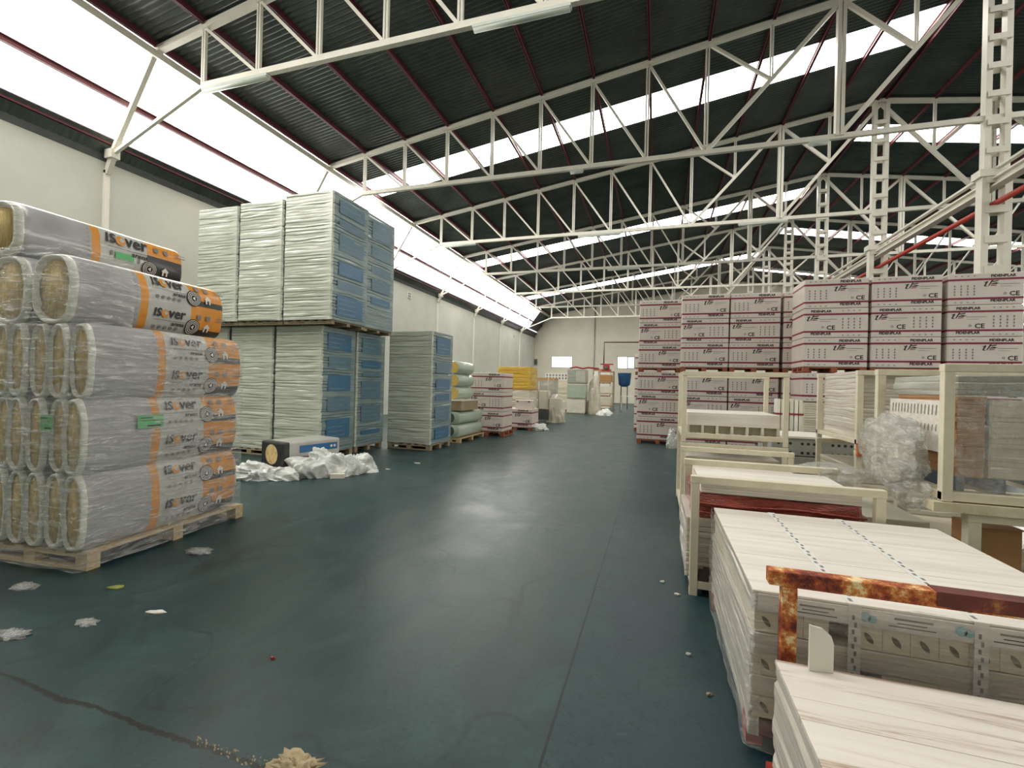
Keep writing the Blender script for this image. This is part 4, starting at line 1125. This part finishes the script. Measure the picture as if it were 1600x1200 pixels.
# yellow pack stack
o = empty('yellow_pack_stack', (-6.2, 17.5, 0), 0, 'stack of yellow wrapped insulation packs banded with brown straps', 'insulation pack stack')
for k in range(4):
    mb = stack_mesh(1.45, 1.0, .44, .15, .01, 40+k, groove=.02, cr=.08); mb.build('pack', ['yellow_pack' if k > 1 else 'film_beige']*3, o, (0, 0, .5+.455*k))
mb = MB(); mb.box(-.01, 1.46, -.01, 1.01, 1.38, 1.43); mb.build('strap', 'brown_board', o)
mb = stack_mesh(1.4, 1.0, .36, .12, .01, 48, groove=.02, cr=.03); mb.build('base', ['film_grey']*3, o, (0, 0, .12))
for ax in (0, .65, 1.3): mb = MB(); mb.box(ax, ax+.12, 0, 1.0, 0, .12); mb.build('runner', 'pallet_grey', o)
# wrapped chairs-like beige heap
o = empty('wrapped_furniture', (-4.9, 19.2, 0), 0, 'beige film-wrapped furniture pile left of the white crate tower', 'wrapped pile')
mb = MB(); mb.box(0, .45, 0, .5, .55, 1.35); mb.box(.5, .98, .0, .5, .0, 1.05); mb.build('cabinet', 'old_white', o, bevel=.02)
mb = MB(); mb.box(.02, .5, -.02, 0, .1, .55); mb.build('panel', 'dark_grey', o)
mb = MB(); mb.box(0, .04, 0, .04, 0, 1.75); mb.box(.42, .46, 0, .04, 0, 1.9); mb.build('frame', 'cream_paint', o)
q = crumple('film_cover', .70, .35, .0, .46, .45, 1.25, None, 'beige_film', 24, .3, 5, 2.4, 0, True); q.parent = o
# planks pile with brown board further
mb = MB(); mb.box(0, 1.5, 0, .7, 0, .1); tag(mb.build('timber_bundle', 'wood_plank', None, (-5.9, 20.3, 1.83)), 'brown timber bundle lying on top of stacked goods right of the yellow packs', 'timber')
mb = stack_mesh(1.5, .7, 1.83, .3, .02, 55, groove=.02); tag(mb.build('wrapped_pack', ['film_grey']*3, None, (-5.9, 20.3, 0)), 'tall grey wrapped pack carrying the brown timber bundle', 'wrapped pack')
# white crate tower
o = empty('crate_tower', (-4.92, 26.0, 0), 0, 'three white wrapped crates in a tower at the end of the aisle', 'crate stack', 'far crate towers')
for k in range(3):
    m_ = ['old_white', 'green_film', 'film_grey'][k]
    mb = MB(); mb.box(0, 1.05, 0, 1.0, .05+.86*k, .86*(k+1)-.04); mb.build('crate', m_, o, bevel=.015)
    mb = MB(); mb.box(.02, 1.03, .02, .98, .86*k, .05+.86*k); mb.build('runner', 'pallet_grey', o)
for k in range(7): mb = MB(); mb.box(.52+k*.075, .55+k*.075, -.012, 0, 1.85, 2.45); mb.build('slat', 'white_panel', o)
mb = MB(); mb.tube([(-.05, .1, 2.62), (.3, .05, 2.68), (.7, .1, 2.6), (1.0, .1, 2.66), (1.6, .1, 2.6)], .05, 8); tag(mb.build('rolled_blanket', 'machine_red', None, (-4.75, 26.0, -.0)), 'dark red roll lying on top of the crate tower', 'roll')
crumple('film_cover', -3.42, 26.5, .0, .40, .5, 2.3, 'grey film hanging down the right side of the crate tower', 'beige_film', 26, .25, 4, 4, 0, True)
crumple('loose_film', -2.75, 25.8, .0, .45, .5, .35, 'crumpled white film on the floor right of the crate tower', 'white_sheeting', 28, .4, 4, 2.4, 0, True)
o = empty('crate_tower', (-4.3, 32.9, 0), 0, 'farther tower of three white crates with an orange edge on top', 'crate stack', 'far crate towers')
for k in range(3):
    mb = MB(); mb.box(0, 1.1, 0, 1.0, .06+.92*k, .92*(k+1)-.05); mb.build('crate', 'white_panel', o, bevel=.015)
    mb = MB(); mb.box(0, 1.1, .02, .98, .92*k-.02, .06+.92*k); mb.build('runner', 'pallet_grey', o)
mb = MB(); mb.box(-.02, 1.12, -.02, 1.0, 2.74, 2.84); mb.build('lid', 'cardboard', o)
# pallets of small goods
mb = stack_mesh(1.3, 1.0, 1.35, .22, .02, 61, groove=.02); tag(mb.build('wrapped_pack', ['film_beige']*3, None, (-6.55, 28.0, .12)), 'beige wrapped goods left of the crate tower', 'wrapped pack')
pallet(-6.55, 28.0, 1.3, 1.0, 'dark pallet under the far beige goods', 'pallet_orange', 0, 0, .12, detail=False)
o = empty('slotted_rack', (-7.9, 33.0, 0), 0, 'long low rack of white slotted blocks seen left of the crate tower', 'rack')
mb = MB(); mb.box(0, 2.9, 0, .8, 0, 2.0); mb.build('body', 'film_beige', o)
mb = MB(); mb.box(0, 2.9, 0, .8, 2.0, 2.5); mb.build('block_row', 'white_panel', o)
mb = MB()
for k in range(12):
    for r in range(2): mb.box(.08+k*.235, .2+k*.235, -.02, 0, 2.06+r*.22, 2.2+r*.22)
mb.build('opening', 'ink_grey', o)
# machine parts, blue bin, tables
mb = MB(); mb.box(0, .55, 0, .5, .0, .12); mb.box(.12, .5, .05, .4, .12, .42); mb.box(-.1, .75, .1, .2, .42, .5); o = mb.build('hoist_motor', 'machine_red', None, (-3.52, 30.6, 2.62), bevel=.02); tag(o, 'red machine standing on the far rack by the second window', 'machine')
m2 = MB(); m2.tube([(.3, .05, .2), (.3, -.1, .2)], .12, 10); m2.build('motor', 'dark_grey', o)
o = empty('storage_rack', (-3.7, 30.4, 0), 0, 'far storage rack holding the red machine', 'rack')
for ax in (0, .95):
    for ay in (0, .7): mb = MB(); mb.box(ax, ax+.05, ay, ay+.05, 0, 2.6); mb.build('post', 'pallet_grey', o)
for z in (.3, 1.1, 1.9, 2.56): mb = MB(); mb.box(0, 1.0, 0, .76, z, z+.05); mb.build('shelf', 'wood_plank', o)
for k, (z, m_) in enumerate([(.355, 'film_beige'), (1.155, 'old_white'), (1.955, 'brown_board')]):
    mb = MB(); mb.box(.1, .88, .08, .68, 0, .52-.05*k); tag(mb.build('stored_box', m_, None, (-3.7, 30.4, z), bevel=.02), 'box on the %s shelf of the far storage rack' % ['lowest', 'middle', 'upper'][k], 'box')
mb = MB(); mb.rings([[(math.cos(2*PI*j/16)*r, math.sin(2*PI*j/16)*r, z) for j in range(16)] for z, r in ((0, .22), (.15, .40), (.95, .48), (1.0, .50))], 0, True)
o = empty('blue_hopper', (-2.25, 34.0, 0), 0, 'blue hopper bin on thin legs before the end wall window', 'bin')
q = mb.build('hopper', 'bin_blue', o, (0, 0, 1.62))
for a in range(4): m2 = MB(); m2.bar((math.cos(a*PI/2+.8)*.3, math.sin(a*PI/2+.8)*.3, 1.8), (math.cos(a*PI/2+.8)*.34, math.sin(a*PI/2+.8)*.34, 0), .05, .05); m2.build('leg', 'dark_grey', o)
o = empty('work_table', (-2.3, 31.5, 0), 0, 'white work table at the end of the aisle beneath the blue hopper', 'table')
mb = MB(); mb.box(0, 1.3, 0, .7, .95, 1.0); mb.build('tabletop', 'white_panel', o)
for ax in (0, 1.25):
    for ay in (0, .65): mb = MB(); mb.box(ax, ax+.05, ay, ay+.05, 0, .95); mb.build('leg', 'cream_paint', o)

# ------------------------------------------------------------------ litter on the floor
def scrap(x, y, r, mat, lab, seed, h=.02, name='litter', cat='litter', el=1.6, rot=0):
    o = crumple(name, x, y, .002, r*el, r, h, lab, mat, seed, .9, 3, 5, rot, True, cat); return o
def leaf(x, y, s, mat, lab, seed, rot, name='paper_scrap'):
    R = random.Random(seed); n = 9; mb = MB()
    top = [(math.cos(2*PI*k/n)*s*R.uniform(.5, 1.2), math.sin(2*PI*k/n)*s*.45*R.uniform(.5, 1.2), .004+R.uniform(0, .012)) for k in range(n)]
    mb.add([(0, 0, .015)]+top+[(a, b, .001) for a, b, c in top], [(0, 1+k, 1+(k+1) % n) for k in range(n)]+[(1+k, 1+n+k, 1+n+(k+1) % n, 1+(k+1) % n) for k in range(n)])
    o = mb.build(name, mat, None, (x, y, 0), rot); return tag(o, lab, 'litter', 'floor litter')
leaf(-3.82, 2.38, .07, 'leaf_yellow', 'dull yellow dry leaf on floor before the insulation pallet', 1, .6, 'dry_leaf')
leaf(-3.18, 2.22, .06, 'white_panel', 'thin white scrap on floor right of the dry leaf', 2, .3)
leaf(-2.05, 2.08, .018, 'machine_red', 'tiny red scrap on the floor left of centre', 3, 0)
leaf(-4.43, 7.99, .07, 'white_panel', 'small white scrap on floor before the single board stack', 4, 0)
leaf(-4.6, 7.2, .06, 'old_white', 'faint pale scrap on floor right of the white sheeting', 14, 0)
leaf(.08, 3.97, .02, 'white_panel', 'tiny white crumb near the front stillage', 5, 0)
leaf(.19, 3.77, .025, 'white_panel', 'white crumb beside the stillage foot', 6, 0)
leaf(.22, 2.95, .02, 'white_panel', 'white crumb on floor beside the red skid', 7, 0)
leaf(.30, 2.6, .025, 'pallet_grey', 'grey-brown fragment on floor beside the wrapped white pack', 8, 0)
scrap(-4.45, 2.15, .07, 'floor_film', 'crumpled clear film on floor at the left edge, below the pallet', 31, .015, 'film_scrap')
scrap(-3.70, 1.74, .07, 'floor_film', 'crumpled clear film on floor at the left edge, lower one', 32, .015, 'film_scrap')
scrap(-3.95, 3.12, .09, 'floor_film', 'crumpled clear film on floor at right end of the insulation pallet', 33, .02, 'film_scrap')
scrap(-3.45, 1.98, .05, 'floor_film', 'faint film scrap on floor between the two larger ones', 34, .01, 'film_scrap')
# rubble at the bottom edge
mb = MB(); R = random.Random(6)
o = crumple('rubble_heap', -1.38, 1.53, .0, .11, .06, .05, 'pale heap of crumbled mortar at the bottom edge of the floor', 'rubble', 41, .9, 4, 6, .2, True, 'rubble')
cm = MB()
for k in range(90):
    a = R.uniform(0, 1)**1.5; x = -1.48-a*.42+R.uniform(-.02, .02); y = 1.50+R.uniform(-.035, .035)*(1-a*.5); z = R.uniform(.0015, .007)
    cm.add([(x-z, y, 0), (x+z, y-z*.6, 0), (x+z*.4, y+z, 0), (x, y, z*1.3)], [(0, 1, 3), (1, 2, 3), (2, 0, 3)])
tag(cm.build('mortar_crumbs', 'rubble'), 'loose mortar crumbs scattered along the crack in the floor', 'rubble', kind='stuff')
bpy.context.view_layer.update()
